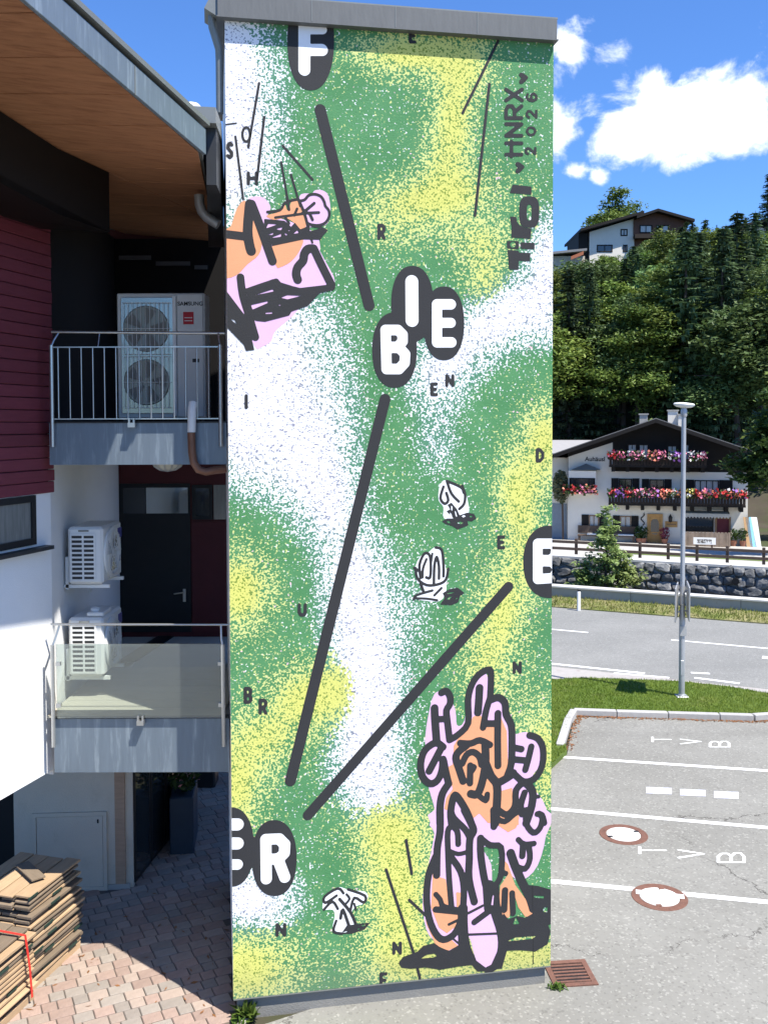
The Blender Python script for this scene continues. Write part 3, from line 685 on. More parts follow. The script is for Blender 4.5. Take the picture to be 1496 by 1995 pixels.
# ---- the figure at the left edge
Z3 = zf(430, 340, 5.54)
def sc3(L, s, zfun, k=1.0): return [(zfun(spline(p, 3)), w*k/s) for p, w in L]
fig = wall_shape('painted_figure', PINK, L1, polys=[Z3(closed_spline(p, 3)) for p in [
    [(20,700),(330,440),(520,440),(880,560),(1060,690),(1010,980),(600,1060),(300,1090),(20,1090)],
    [(300,262),(420,238),(490,270),(540,350),(520,410),(470,480),(330,430)], [(850,240),(905,205),(985,205),(1010,175),(1070,165),(1140,195),(1172,270),(1185,420),(1150,530),(1060,560),(900,560),(860,400)],
    [(40,1000),(240,1040),(420,880),(450,700),(560,990),(690,1000),(820,900),(890,720),(1050,690),(1060,800),(1120,920),(1235,1180),(1000,1290),(765,1540),(590,1690),(545,1800),(440,1862),(370,1860),(200,1500),(40,1300)]]], label='pink and orange figure with charcoal strokes at the left edge')
wall_shape('orange_area', ORANGE, L2, polys=[Z3(closed_spline(p, 3)) for p in [
    [(20,640),(20,1085),(170,1088),(290,970),(410,870),(445,740),(400,560),(340,420),(260,280),(170,380),(110,560)], [(555,775),(750,730),(890,700),(850,830),(760,940),(650,1000),(600,990)],
    [(500,440),(640,400),(690,318),(725,395),(765,290),(810,272),(865,340),(905,430),(920,560),(860,592),(790,520),(700,470),(590,490),(520,470)]]], parent=fig)
S3 = [([(315,320),(292,600),(312,760),(330,825)],98),([(335,320),(420,540),(560,935)],88),([(20,640),(270,670)],84),([(505,405),(640,385),(690,310),(770,280),(840,268)],27),([(840,270),(900,410),(945,570)],30),
      ([(860,285),(910,270),(950,225),(1020,213),(1085,240),(1120,300),(1130,340),(1168,390),(1170,455),(1130,520),(1060,548),(980,542),(930,520)],28),([(895,408),(1010,310)],30),([(880,418),(1060,410)],28),([(965,430),(992,488)],30),
      ([(590,465),(900,422)],26),([(825,370),(795,440)],27),([(700,465),(740,528)],24),([(718,250),(738,380)],28),([(975,690),(990,735)],22),
      ([(832,1135),(815,1075),(832,1000),(890,930),(902,860),(940,805),(1000,800)],88),([(1005,800),(1080,960),(1195,1190)],84),([(1200,1215),(1000,1255),(850,1260),(640,1200)],70),
      ([(215,1110),(240,1300),(300,1500),(375,1755)],78),([(290,1260),(460,1200),(600,1155)],62)]
M3 = [[(470,480),(600,490),(690,500),(760,565),(800,520),(860,592),(940,560),(1080,560),(1160,600),(1105,660),(1075,705),(900,700),(560,772),(480,640)],
      [(290,1240),(560,1130),(640,1150),(660,1195),(850,1225),(1240,1180),(1060,1290),(940,1420),(765,1480),(740,1522),(480,1590),(380,1580),(290,1500)],
      [(20,1200),(270,1530),(400,1790),(335,1770),(365,1895),(275,1905),(250,1840),(20,1600)]]
H3 = [[(490,582),(515,532),(620,537)],[(590,590),(672,568),(650,602)],[(505,652),(575,628),(560,652)],[(525,690),(655,640),(650,672)],[(780,642),(830,600),(842,632)],[(962,562),(1078,580),(962,614)],[(685,628),(735,655),(700,656)],[(710,598),(765,600),(740,612)],
      [(340,1312),(560,1240),(578,1260)],[(328,1410),(505,1368),(512,1385),(345,1458)],[(648,1330),(720,1302),(872,1310),(720,1347)],[(605,1408),(652,1405),(640,1418)],[(482,1492),(557,1486),(557,1502),(486,1506)],[(105,1560),(150,1572),(178,1622)]]
wall_shape('charcoal_strokes', INK, L3, sc3(S3, 5.54, Z3), [Z3(p) for p in M3], [Z3(p) for p in H3], cell=.008, parent=fig)
# ---- the big figure at the lower right
ZA = zf(780, 1280, 4.826); ZB = zf(760, 1580, 4.533)
fig = wall_shape('painted_figure', PINK, L1, polys=[ZA(closed_spline(p, 3)) for p in [
    [(320,345),(440,335),(515,500),(530,640),(600,600),(660,280),(800,140),(850,380),(950,400),(1010,560),(1060,720),(1180,705),(1330,780),(1350,960),(1220,1160),(1330,1340),(1375,1450),(1390,1560),(1100,1640),(330,1640),(320,1430),(285,1300),(250,1180),(190,1050),(230,860),(232,760),(260,560)]]]+
    [ZB(closed_spline(p, 3)) for p in [[(405,-20),(1365,-20),(1372,220),(1300,480),(1180,605),(1090,590),(1000,450),(985,330),(820,320),(890,470),(900,640),(940,640),(955,1000),(962,1200),(860,1395),(760,1320),(690,1100),(600,1230),(510,1232),(345,1100),(292,900),(295,680),(350,420),(390,200)]]], label='large pink and orange figure with charcoal strokes at the lower right')
wall_shape('orange_area', ORANGE, L2, polys=[ZA(p) for p in [
    [(500,830),(580,700),(660,610),(680,560),(740,540),(800,600),(850,620),(940,560),(1000,700),(1010,1050),(925,1180),(880,1300),(945,1258),(1050,1228),(1050,1400),(990,1470),(1110,1480),(1110,1580),(820,1560),(740,1470),(660,1530),(600,1400),(540,1280),(440,1440),(410,1430),(430,1320),(490,1240),(450,1030),(490,1010)]]]+
    [ZB(p) for p in [[(690,20),(740,60),(790,15),(870,70),(955,130),(1040,188),(1110,150),(1140,60),(1100,-10),(800,-10)],[(375,540),(430,580),(490,600),(520,830),(612,860),(600,1000),(500,1080),(430,1030),(360,850)],
     [(300,620),(345,1000),(450,1150),(540,1135),(600,1190),(510,1232),(400,1182),(320,1000),(290,800)],[(580,715),(622,720),(612,850),(585,845)],[(1010,440),(1040,470),(1100,650),(1210,800),(1280,870),(1255,930),(1190,932),(1130,850),(1090,720),(1050,940),(990,942),(958,850),(970,660),(1040,560),(1000,500)]]], parent=fig)
SA = [([(385,335),(430,320),(465,370),(465,440),(432,500),(440,600),(460,770)],56),([(320,480),(325,600),(340,800)],64),([(330,585),(440,580)],52),([(460,778),(540,730),(635,620),(635,400),(670,260),(740,160),(835,118),(850,200),(842,380)],54),
      ([(742,290),(735,420),(727,520)],64),([(842,380),(805,500),(775,662)],54),([(850,400),(920,380),(980,430),(992,540),(1040,640),(1047,800),(1040,1000),(1005,1110)],60),([(790,625),(900,625)],56),([(915,530),(912,760),(915,1020)],58),
      ([(560,808),(660,812),(745,782),(840,825)],54),([(400,845),(330,805),(230,875),(190,1000),(208,1125),(280,1190),(350,1155),(390,1060),(400,960),(422,1060),(452,1190)],58),([(388,845),(270,1070)],60),
      ([(452,1190),(395,1280),(372,1400),(372,1560)],62),([(620,830),(545,890),(520,950),(550,1050),(588,1165)],62),([(795,830),(800,960),(790,1060),(760,1200),(720,1288),(660,1285)],66),([(580,1000),(620,920),(680,892),(740,935),(760,1010)],54),
      ([(652,1185),(655,1020)],54),([(655,1020),(695,1035),(660,1090)],40),([(720,1290),(800,1348),(815,1290)],46),([(800,1000),(850,1120),(905,1200),(905,1380),(890,1560)],70),([(905,1190),(1010,1130),(1060,1090)],64),
      ([(1212,735),(1290,765),(1338,860),(1330,1020),(1260,1140),(1160,1172),(1080,1110)],56),([(1060,850),(1135,865)],54),([(1070,962),(1180,972)],54),([(1228,842),(1200,960),(1172,1058)],54),
      ([(1160,1172),(1085,1250),(1075,1400),(1000,1482),(920,1440)],56),([(1180,1185),(1240,1260),(1232,1400),(1180,1560)],66),([(1165,1275),(1130,1390),(1140,1475)],54),([(1240,1312),(1298,1312)],30),([(1285,1475),(1330,1485),(1352,1560)],48),
      ([(480,1560),(472,1450),(500,1310),(540,1320),(620,1450),(665,1560)],60)]
SB = [([(440,-20),(440,180),(415,330),(410,565)],58),([(400,400),(340,560),(322,760),(342,940),(400,1080),(470,1135),(560,1090),(612,1000)],54),([(535,-10),(560,60),(660,160),(700,230)],50),([(655,-10),(720,120),(735,180),(702,250),(698,420),(695,600),(742,800)],58),
      ([(600,290),(592,180),(545,135),(508,180),(510,360),(520,600),(540,840)],46),([(520,350),(600,378),(680,360)],34),([(540,410),(620,530),(650,680),(642,880)],52),([(640,860),(640,1000),(645,1180)],80),
      ([(402,735),(440,780),(470,840),(600,872)],40),([(402,868),(640,892)],50),([(518,1000),(602,960)],22),([(797,240),(800,400),(840,640),(890,760),(920,900),(970,1060),(980,1200),(940,1350),(865,1402)],58),
      ([(800,240),(880,300),(978,322),(980,540),(940,640),(870,680)],48),([(980,545),(1020,550)],40),([(870,665),(882,850)],100),([(742,980),(900,862)],48),([(690,900),(815,835)],20),([(690,1090),(950,1080)],18),
      ([(940,640),(948,820),(980,960)],38),([(1012,700),(1005,870)],52),([(1075,725),(1082,900)],48),([(1062,372),(1100,480),(1160,620),(1230,760),(1262,860)],70),([(1130,252),(1180,292),(1268,286)],44),([(1172,290),(1165,395)],52),
      ([(1222,300),(1232,420),(1190,508),(1110,490)],48),([(1200,-10),(1200,110),(1262,190),(1320,150),(1342,60),(1312,22)],48),([(912,-10),(915,135)],56),([(930,60),(1010,92),(1090,30),(1155,-10)],44),([(560,1130),(600,1165)],14)]
MBp = [[(1000,900),(1040,955),(1120,925),(1190,942),(1280,890),(1200,790),(1180,650),(1300,660),(1440,700),(1440,985),(1392,1008),(1415,1060),(1390,1172),(1280,1240),(1150,1228),(1030,1232),(985,1390),(870,1402),(960,1200),(960,1000)],
       [(75,1340),(110,1290),(240,1240),(290,1190),(390,1165),(450,1210),(520,1232),(600,1185),(640,1000),(680,900),(690,1100),(710,1200),(760,1320),(860,1395),(880,1412),(770,1416),(720,1358),(600,1372),(440,1400),(310,1380),(180,1392),(100,1382)]]
HB = [[(1265,745),(1360,750),(1350,772),(1270,762)],[(1350,852),(1388,848),(1386,892),(1350,892)],[(1083,1000),(1108,932),(1142,996)],[(1028,1150),(1100,1115),(1292,1100),(1250,1128)],[(270,1302),(320,1268),(392,1258),(412,1280),(380,1292)],[(890,830),(905,740),(915,745),(908,830)]]
wall_shape('charcoal_strokes', INK, L3, sc3(SA, 4.826, ZA, 1.17)+sc3(SB, 4.533, ZB, 1.15), [ZB(p) for p in MBp], [ZB(p) for p in HB], cell=.008, parent=fig)
wall_shape('hatch_seam', pm('dark_seam', (.02, .02, .02)), L4, [([(1037,1724),(1038,1878)],1.4)])  # thin dark line marking the joint of the hatch
# ---- three little mushrooms
ZM = zf(760, 860, 4.533); ZN = zf(430, 1550, 4.274)
def mushroom(W, S, Mp, Hs, zfun, s):
    f = wall_shape('painted_mushroom', MWHITE, L1, polys=[zfun(closed_spline(p, 3)) for p in W], cell=.008)
    wall_shape('charcoal_strokes', INK, L2, sc3(S, s, zfun), [zfun(p) for p in Mp], [zfun(p) for p in Hs], cell=.006, parent=f)
mushroom([[(495,345),(620,400),(660,440),(685,530),(690,640),(600,690),(475,680),(470,580),(428,520),(430,420),(455,360)]],
    [([(470,400),(443,500),(480,550),(512,520),(495,455)],24),([(500,350),(540,460),(605,530)],24),([(500,350),(620,402),(660,460),(652,550),(610,595)],24),([(635,395),(650,450)],28)],
    [[(455,705),(500,680),(560,680),(495,615),(530,600),(505,560),(540,540),(590,600),(612,652),(680,628),(740,640),(760,680),(720,706),(680,702),(690,740),(595,777),(550,748),(490,730)]],
    [[(495,706),(520,700),(535,722),(510,722)],[(580,718),(620,705),(650,720),(620,732)],[(537,565),(550,575),(548,615),(538,605)],[(522,620),(540,640),(552,682),(535,665)],[(628,660),(650,648),(668,660),(645,672)],[(695,662),(712,652),(730,664),(712,672)],[(568,610),(580,620),(592,668),(578,660)]], ZM, 4.533)
mushroom([[(400,928),(450,950),(490,1120),(515,1170),(495,1260),(492,1320),(430,1412),(215,1385),(285,1310),(235,1230),(215,1130),(270,1010),(330,985)]],
    [([(402,936),(455,960),(470,1100),(470,1190)],24),([(268,1205),(258,1090),(300,992),(345,1000),(358,1080),(352,1200),(318,1200)],24),([(320,1040),(290,1120),(285,1200)],22),([(212,1115),(262,1150)],22),([(372,990),(360,1080)],18),([(385,1265),(390,1100),(410,1020),(430,1100),(430,1210)],24),
     ([(225,1120),(240,1210),(320,1268),(420,1262),(490,1222),(512,1125)],24),([(268,1255),(292,1320)],26),([(208,1395),(232,1358),(372,1316)],22),([(215,1385),(320,1388),(415,1402)],20),([(390,1358),(452,1295)],22)],
    [[(440,1440),(482,1380),(462,1340),(520,1305),(595,1290),(655,1338),(615,1365),(600,1420),(540,1446)]], [[(495,1395),(520,1372),(545,1368),(520,1398)],[(572,1402),(585,1380),(602,1378)],[(482,1348),(530,1332),(585,1330),(530,1345)]], ZM, 4.533)
mushroom([[(970,762),(1070,785),(1200,800),(1225,850),(1190,900),(1130,920),(1090,980),(1145,1085),(1100,1120),(970,1150),(930,1110),(950,1000),(930,950),(855,950),(850,900),(860,840)]],
    [([(1022,812),(975,772),(865,840),(872,892),(965,832)],22),([(860,948),(930,882),(975,942)],22),([(1060,780),(1200,832),(1190,890),(1112,850),(1078,965)],22),([(1112,900),(1125,950)],18),([(990,862),(1080,970),(1132,1090)],26),([(1048,822),(1072,860),(1030,912)],20),([(962,1042),(940,1130),(1010,1148)],22),([(998,1020),(1018,950),(1068,1085)],26)],
    [[(1000,1152),(1050,1080),(1130,1070),(1245,1056),(1200,1112),(1090,1150)]], [[(1160,1082),(1212,1070),(1190,1088)],[(1012,1138),(1055,1126),(1045,1140)],[(1130,1110),(1165,1100),(1150,1115)]], ZN, 4.274)

# ================================================================== main building (left)
BA = math.atan2(.963, .27)                      # direction of its side wall, going away
CW = Vector((-3.69, 10.5, 0)); BD = Vector((.27, .963, 0)); BNn = Vector((.963, -.27, 0))
SP = Plane((CW.x, CW.y), BA)                    # s runs along the side wall (negative = towards the viewer); n faces the yard
bld = thing('main_building', 'white plastered building with maroon board cladding, deep timber eaves and two balconies beside the tower', 'building', (-5.0, 10.5, 0))
MB().pbox(SP, -7, -.004, 2.37, 5.50, -.35, 0).build('white_wall', PLASTER, bld)
MB().prism([(CW.x-.02, CW.y+.01), (-4.02, 14.38), (-4.5, 14.38), (CW.x-.36, CW.y+.1)], 2.3, 6.2).build('white_wall', PLASTER, bld)
MB().pbox(SP, -7, .01, 5.50, 9.4, -.35, -.03).build('backing_wall', DARKGREY, bld)
# maroon boards, one by one
zz = 5.47; i = 0
while zz < 8.58:
    MB().pbox(SP, -7, .03+.004*(i % 3), zz, zz+.123, -.02, .03+.006*math.sin(i*2.1)).build('plank', MAROON, bld, bevel=.006)
    zz += .130; i += 1
# window with sill in the white wall
def window(pl, u0, u1, z0, z1, parent, frame=DARKGREY, fw=.06, mull=(), proud=.03, pane=None, name='window'):
    f = MB(); f.pbox(pl, u0, u1, z0, z0+fw, -.05, proud); f.pbox(pl, u0, u1, z1-fw, z1, -.05, proud); f.pbox(pl, u0, u0+fw, z0+fw, z1-fw, -.05, proud); f.pbox(pl, u1-fw, u1, z0+fw, z1-fw, -.05, proud)
    for m in mull: f.pbox(pl, m-fw*.35, m+fw*.35, z0+fw, z1-fw, -.04, proud-.004)
    o = f.build(name, frame, parent)
    MB().pbox(pl, u0+fw, u1-fw, z0+fw, z1-fw, .003, .009).build('pane', pane or PANE, o)
    return o
PANE = pm('dark_window_glass', (.02, .024, .026), .06, .1, 3, spec=.9)
PANEL = pm('curtained_glass', (.17, .18, .17), .1, .35, 5, spec=.8, stretch=(6, 6, .6))
wn = window(SP, -2.4, -.30, 4.93, 5.46, bld, BLACK, .07, (-1.1,), .03, PANEL)
MB().pbox(SP, -2.6, -.12, 4.86, 4.90, -.1, .12).build('sill', DARKGREY, wn)
# dark glazed band and beam below the eaves
EV0 = Vector((-1.69, 8.86, 0)); ED = Vector((.28, 1, 0)).normalized(); EN = Vector((ED.y, -ED.x, 0))
def ev(t, inn): return EV0+ED*t-EN*inn
def eave_z(t): return 8.72+.11*max(0.0, -t)
def sof(p):
    d = Vector((p[0], p[1], 0))-EV0
    return eave_z(d.dot(ED))+.10*max(0.0, -d.dot(EN))
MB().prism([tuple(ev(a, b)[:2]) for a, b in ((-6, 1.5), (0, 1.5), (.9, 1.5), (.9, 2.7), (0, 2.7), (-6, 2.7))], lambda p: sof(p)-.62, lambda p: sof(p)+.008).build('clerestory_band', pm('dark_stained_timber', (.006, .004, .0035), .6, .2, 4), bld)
# roof: soffit panels, fascia, roof slab
roof_poly = [ev(-7, -.02), ev(0, -.02), (-1.90, 10.3), (-2.25, 12.8), (-2.45, 15.2), ev(5, 5.5), ev(0, 5.5), ev(-7, 5.5)]
roof_poly = [(p[0], p[1]) for p in roof_poly]
roof = MB().prism(roof_poly, lambda p: sof(p)+.05, lambda p: sof(p)+.21).build('roof', ZINC, bld)
for k in range(-9, 9):
    t0 = k*.62-.55; t1 = t0+.606
    if t1 > 6.2: continue
    for a, b in ((0.0, 1.495), (1.505, 3.6)):
        l0, l1 = (max(a, .02+.44*max(0, t_)) for t_ in (t0, t1))
        if max(l0, l1) > b-.02: continue
        q = [ev(t0, l0), ev(t1, l1), ev(t1, b), ev(t0, b)]
        MB().prism([(p.x, p.y) for p in q][::-1], lambda p: sof(p)+.012, lambda p: sof(p)+.03).build('soffit_panel', PLY, roof, bevel=.004)
f = MB(); f.hexa([Vector((*ev(a, i_)[:2], z+eave_z(a))) for z, (i0, i1) in ((-.005, (-.035, .0)), (.23, (-.035, .0))) for a, i_ in ((-7, i0), (.06, i0), (.06, i1), (-7, i1))])
f.build('fascia', BLUEGREY, roof, bevel=.004)
f = MB(); f.hexa([Vector((*ev(a, i_)[:2], z+eave_z(a))) for z, (i0, i1) in ((.265, (-.06, .35)), (.31, (-.06, .35))) for a, i_ in ((-7, i0), (.09, i0), (.09, i1), (-7, i1))])
f.build('roof_edge', ZINC, roof)
for a in (-1.2, -3.1): MB().box(Vector((*ev(a, -.037)[:2], 8.83+eave_z(a)-8.72)), (.005, .012, .23), Matrix.Rotation(math.atan2(ED.y, ED.x)-math.pi/2, 3, 'Z')).build('sheet_joint', ZINC, roof)
# link roof between eaves and tower, with dark cheek below
MB().prism([(-1.95, 9.15), (-1.60, 9.21), (-1.63, 9.72), (-2.1, 12.7), (-2.5, 12.7), (-2.05, 9.6)], 9.10, 9.25).build('link_roof', ZINC, bld)
MB().prism([(-1.72, 9.35), (-1.625, 9.36), (-1.65, 9.75), (-2.1, 12.6), (-2.3, 12.6)], 8.55, 9.098).build('link_cheek', DARKGREY, bld)
vent = thing('roof_vent', 'small white round vent cap on the roof edge beside the tower', 'vent', (-1.86, 9.35, 9.25))
MB().lathe((-1.86, 9.35, 9.252), [(.085, 0), (.095, .015), (.095, .05), (.07, .075), (.01, .085)], 20).build('cap', WHITEPAINT, vent, smooth=True)
# the walkway between building and tower, behind the balconies
WALKX1 = -2.25
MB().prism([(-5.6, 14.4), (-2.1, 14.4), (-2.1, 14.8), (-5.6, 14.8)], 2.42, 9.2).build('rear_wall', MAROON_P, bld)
MB().prism([(-6, 18.6), (-1.2, 18.6), (-1.2, 18.9), (-6, 18.9)], -.05, 6.0).build('added_light_stop', DARKGREY, bld)  # added unseen dark wall, stops sky light leaking into the passage
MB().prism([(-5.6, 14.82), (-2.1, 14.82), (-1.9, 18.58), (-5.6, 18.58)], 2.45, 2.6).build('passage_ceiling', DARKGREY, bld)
BLK = pm('recess_shade_black', (.006, .005, .005), .7, .2, 4)  # near-black colour stands in for the deep shade behind the upper balcony
MB().prism([(-5.4, 14.32), (-2.3, 14.32), (-2.3, 14.395), (-5.4, 14.395)], 6.25, 9.0).build('upper_rear_shade_sheet', BLK, bld)
MB().prism([(CW.x-.02, CW.y+.06), (-4.02, 14.3), (-4.3, 14.3), (CW.x-.3, CW.y+.06)], 6.26, 9.0).build('upper_side_shade_wall', BLK, bld)
RP = Plane((0, 14.4), 0.0)
def rx(x): return (x-CX)*14.4/FPX
def rz(y): return at(300, y, 14.4).z
d = MB(); d.pbox(RP, rx(232), rx(370), 3.06, rz(942), -.03, .02); door = d.build('rear_door', BLACK, bld)
MB().pbox(RP, rx(285), rx(366), rz(1000), rz(950), .021, .03).build('transom_pane', pm('transom_mirror_glass', (.55, .58, .56), .04, .05, 3, metal=.85), door)
MB().pbox(RP, rx(240), rx(283), rz(1000), rz(950), .021, .028).build('transom_pane', PANE, door)
hd = MB(); hd.tube([RP.P(rx(357), rz(1153), .02), RP.P(rx(357), rz(1153), .07), RP.P(rx(338), rz(1156), .07)], .011, 8); hd.pbox(RP, rx(354.5), rx(360), rz(1172), rz(1147), .0205, .026)
hd.build('handle', STEEL, door)
window(RP, rx(374), rx(414), rz(1012), rz(945), bld, BLACK, .05, (), .03)
MB().pbox(RP, rx(373), rx(440), 3.06, rz(1016), .002, .03).build('lower_panel', MAROON_P, bld)
MB().pbox(RP, rx(416), rx(440), rz(1012), rz(945), .002, .02).build('side_light', PANEL, bld)
for (x0, y0, x1, y1) in [(240, 498, 302, 510), (311, 509, 377, 522), (385, 520, 410, 526)]:
    MB().pbox(RP, rx(x0), rx(x1), rz((y0+y1)/2)-.03, rz((y0+y1)/2)+.03, .085, .10).build('cable_tray', pm('grey_tray', (.12, .12, .12)), bld)

# ---- balconies
FR = 10.3; BX0, BX1 = -3.615, -1.70
def bx(x): return (x-CX)*FR/FPX
def bz(y): return at(300, y, FR).z
def balcony(zt, zb, name):
    b = MB().prism([(BX0, FR), (BX1, FR), (-2.24, 14.38), (-3.98, 14.38)], zt-.16, zt-.02).build(name, CONC, bld)
    MB().box(((BX0+BX1)/2, FR-.012, (zt+zb)/2), (BX1-BX0, .02, zt-zb)).build('edge_sheet', BLUEGREY, b)
    MB().box(((BX0+BX1)/2, FR+.01, zt+.008), (BX1-BX0, .10, .014)).build('edge_cap', DARKGREY, b)
    return b
ZU, ZUB = bz(824), bz(905); ZL, ZLB = bz(1398), bz(1503)
bu = balcony(ZU, ZUB, 'upper_balcony'); bl = balcony(ZL, ZLB, 'lower_balcony')
PF = FR-.06
def vpost(x, y0, y1, par, top):
    p = MB().tube([(bx(x), PF-.015, bz(y1)), (bx(x), PF-.015, bz(y0))], .022, 12)
    p.tube([(bx(x), PF-.015, bz(y0)-.01), (bx(x)+.02*(1 if x < 200 else -1), PF+.02, bz(y0)+.06), (bx(x)+.05*(1 if x < 200 else -.6), PF+.07, top-.012)], .011, 8)
    return p.build('post', STEEL, par, smooth=True)
zt_ = bz(646)
for x in (108, 433): vpost(x, 673, 870, bu, zt_)
MB().tube([(bx(104), PF+.07, zt_), (bx(440), PF+.07, zt_-.02)], .016, 12).build('handrail', STEEL, bu, smooth=True)
MB().box(((bx(112)+bx(432))/2, PF, bz(677)), (bx(432)-bx(112), .035, .012)).build('rail', STEEL, bu)
MB().box(((bx(112)+bx(432))/2, PF, bz(816)), (bx(432)-bx(112), .035, .012)).build('rail', STEEL, bu)
for k in range(14):
    x = bx(120+22.3*k); MB().tube([(x, PF, bz(816)+.006), (x, PF, bz(677)-.006)], .0075, 8).build('baluster', STEEL, bu, smooth=True)
MB().tube([(bx(197), PF+.07, zt_-.005), (bx(197), PF+.05, zt_-.06), (bx(197), PF, bz(677))], .006, 6).build('rail_stay', STEEL, bu)
for x, y, par in ((262, 828, bu), (272, 1403, bl)):
    c = MB(); c.box((bx(x), PF-.02, bz(y)-.0), (.075, .07, .05)); c.box((bx(x)-.025, PF-.03, bz(y)+.045), (.018, .03, .06)); c.box((bx(x)+.025, PF-.03, bz(y)+.045), (.018, .03, .06))
    c.build('rail_clamp', STEEL, par)
zt2 = bz(1217)
for x in (101, 433): vpost(x, 1253, 1450, bl, zt2)
MB().tube([(bx(94), PF+.07, zt2+.005), (bx(442), PF+.07, zt2-.005)], .013, 12).build('handrail', STEEL, bl, smooth=True)
GLASS = glassm('balcony_glass', (.88, .94, .91), .0, .93)
MB().box(((bx(108)+bx(430))/2, PF, (bz(1252)+bz(1395))/2), (bx(430)-bx(108), .012, bz(1252)-bz(1395))).build('glass_panel', GLASS, bl)
for x in (112, 428):
    for y in (1290, 1370): MB().box((bx(x), PF-.004, bz(y)), (.05, .04, .04)).build('glass_clamp', STEEL, bl)
# floor boards of the lower balcony seen through the glass
BOARD = pm('pale_deck_slab', (.40, .375, .31), .85, .1, 5, .2, 40)
for k in range(7):
    MB().box((-2.75, FR+.16+.3*k, ZL+.006), (1.9, .292, .02)).build('floor_slab', BOARD, bl)

# ---- ground floor below the balcony
GP = Plane((-3.57, 12.5), .06)
g0 = at(46, 1500, 12.5).x
MB().pbox(GP, -1.35, 0.0, 0, 3.0, -.3, 0).build('ground_floor_wall', PLASTER_TONED, bld)
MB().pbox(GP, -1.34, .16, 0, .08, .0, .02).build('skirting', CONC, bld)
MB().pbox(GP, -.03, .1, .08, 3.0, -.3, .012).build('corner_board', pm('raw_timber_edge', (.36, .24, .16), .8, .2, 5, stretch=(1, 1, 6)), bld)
MB().pbox(GP, .1, .2, .02, 3.0, -.3, -.02).build('door_jamb', PLASTER_TONED, bld)
def gpu(x, y): return GP.hit(x, y)
hu0, hz1 = gpu(64, 1584); hu1, hz0 = gpu(211, 1733)
hatch = MB(); fw = .05
hatch.pbox(GP, hu0, hu1, hz0, hz0+fw, .001, .03); hatch.pbox(GP, hu0, hu1, hz1-fw, hz1, .001, .03); hatch.pbox(GP, hu0, hu0+fw, hz0+fw, hz1-fw, .001, .03); hatch.pbox(GP, hu1-fw, hu1, hz0+fw, hz1-fw, .001, .03)
hatch = hatch.build('wall_hatch', PLASTER_TONED, bld)
MB().pbox(GP, hu0+fw+.006, hu1-fw-.006, hz0+fw+.006, hz1-fw-.006, .001, .022).build('hatch_leaf', PLASTER_TONED, hatch)
MB().pbox(GP, hu1-fw-.075, hu1-fw-.055, .92, .97, .0225, .03).build('hatch_lock', BLACK, hatch)
MB().pbox(GP, -3.2, -1.36, 0, 3.0, -.9, -.6).build('recess_shade_slab', BLACK, bld)  # black slab, its colour standing in for the shade of the open recess
# receding shop front with dark glass doors
c0 = GP.P(.2, 0, -.02); c1 = Vector((-3.05, 15.3, 0))
DP = Plane((c0.x, c0.y), math.atan2(c1.y-c0.y, c1.x-c0.x)); dl = (c1-c0).length
MB().pbox(DP, 0, dl, 0, 3.0, -.3, -.05).build('shop_front', BLACK, bld)
for k in range(3):
    u0 = .04+k*.62; window(DP, u0, u0+.6, .06, 2.6, bld, BLACK, .05, (), .01, PANE, 'glass_door')
MB().pbox(DP, 1.93, 1.97, 0, 2.9, -.04, .015).build('steel_edge', STEEL, bld)

# ---- tall heat pump on the upper balcony
HX0, HX1, HY, HZ0, HZ1 = -3.13, -2.10, 11.2, ZU+.06, 7.76
hp = thing('heat_pump', 'tall white two-fan heat pump standing on the upper balcony behind the railing', 'heat pump', ((HX0+HX1)/2, HY+.17, ZU))
HPW = pm('white_enamel', (.62, .62, .60), .4, .03, 5)
HPP = Plane((HX0, HY), 0.0); HW = HX1-HX0
MB().box(((HX0+HX1)/2, HY+.18, (HZ0+HZ1)/2), (HW, .33, HZ1-HZ0)).build('casing', HPW, hp, bevel=.012)
FANG = pm('fan_shroud_grey', (.42, .42, .38), .16, .08, 4, metal=.55)
MB().pbox(HPP, .06, .66, HZ0+.06, HZ1-.06, -.0, .018).build('fan_panel', FANG, hp)
for zc in (HZ1-.42, HZ0+.42):
    g = MB()
    M = Matrix.Rotation(math.pi/2, 3, 'X')
    disc = MB().lathe(HPP.P(.35, zc, .022), [(.27, 0), (.27, .004), (.26, .012), (.02, .006)], 32, M=M).build('fan_ring', pm('fan_ring_grey', (.24, .23, .20), .3, .1, 4, metal=.4), hp, smooth=True)
    for q in range(5):
        a = q*2*math.pi/5; bl_ = [(.05, a), (.24, a-.25), (.25, a+.35), (.06, a+.5)]
        g.add([HPP.P(.35+r*math.cos(b_), zc+r*math.sin(b_), .036+.006*(i_ > 1)) for i_, (r, b_) in enumerate(bl_)], [(0, 1, 2, 3)])
    g.build('fan_blades', pm('fan_blade_grey', (.17, .165, .15), .4), disc)
    w = MB()
    for q in range(11):
        u = .09+q*.052; w.tube([HPP.P(u, zc-.3, .05), HPP.P(u, zc+.3, .05)], .0035, 5)
    for q in (-.3, 0, .3): w.tube([HPP.P(.08, zc+q, .053), HPP.P(.64, zc+q, .053)], .0035, 5)
    w.build('fan_guard', WHITEPAINT, disc)
MB().pbox(HPP, .66, .70, HZ0+.02, HZ1-.04, .001, .026).build('corner_trim', WHITEPAINT, hp)
MB().pbox(HPP, .715, HW-.02, HZ0+.02, HZ1-.02, .001, .012).build('service_panel', HPW, hp)
text_mesh('SAMSUNG', .065, 'lettering', BLACK, hp, planeM(HPP, .868, HZ1-.13, .014))
u0, z0 = HPP.hit(358, 632); u1, z1 = HPP.hit(378, 608)
sk = MB().pbox(HPP, u0, u1, z0, z1, .013, .016).build('red_label', pm('red_sticker', (.45, .02, .03), .5), hp)
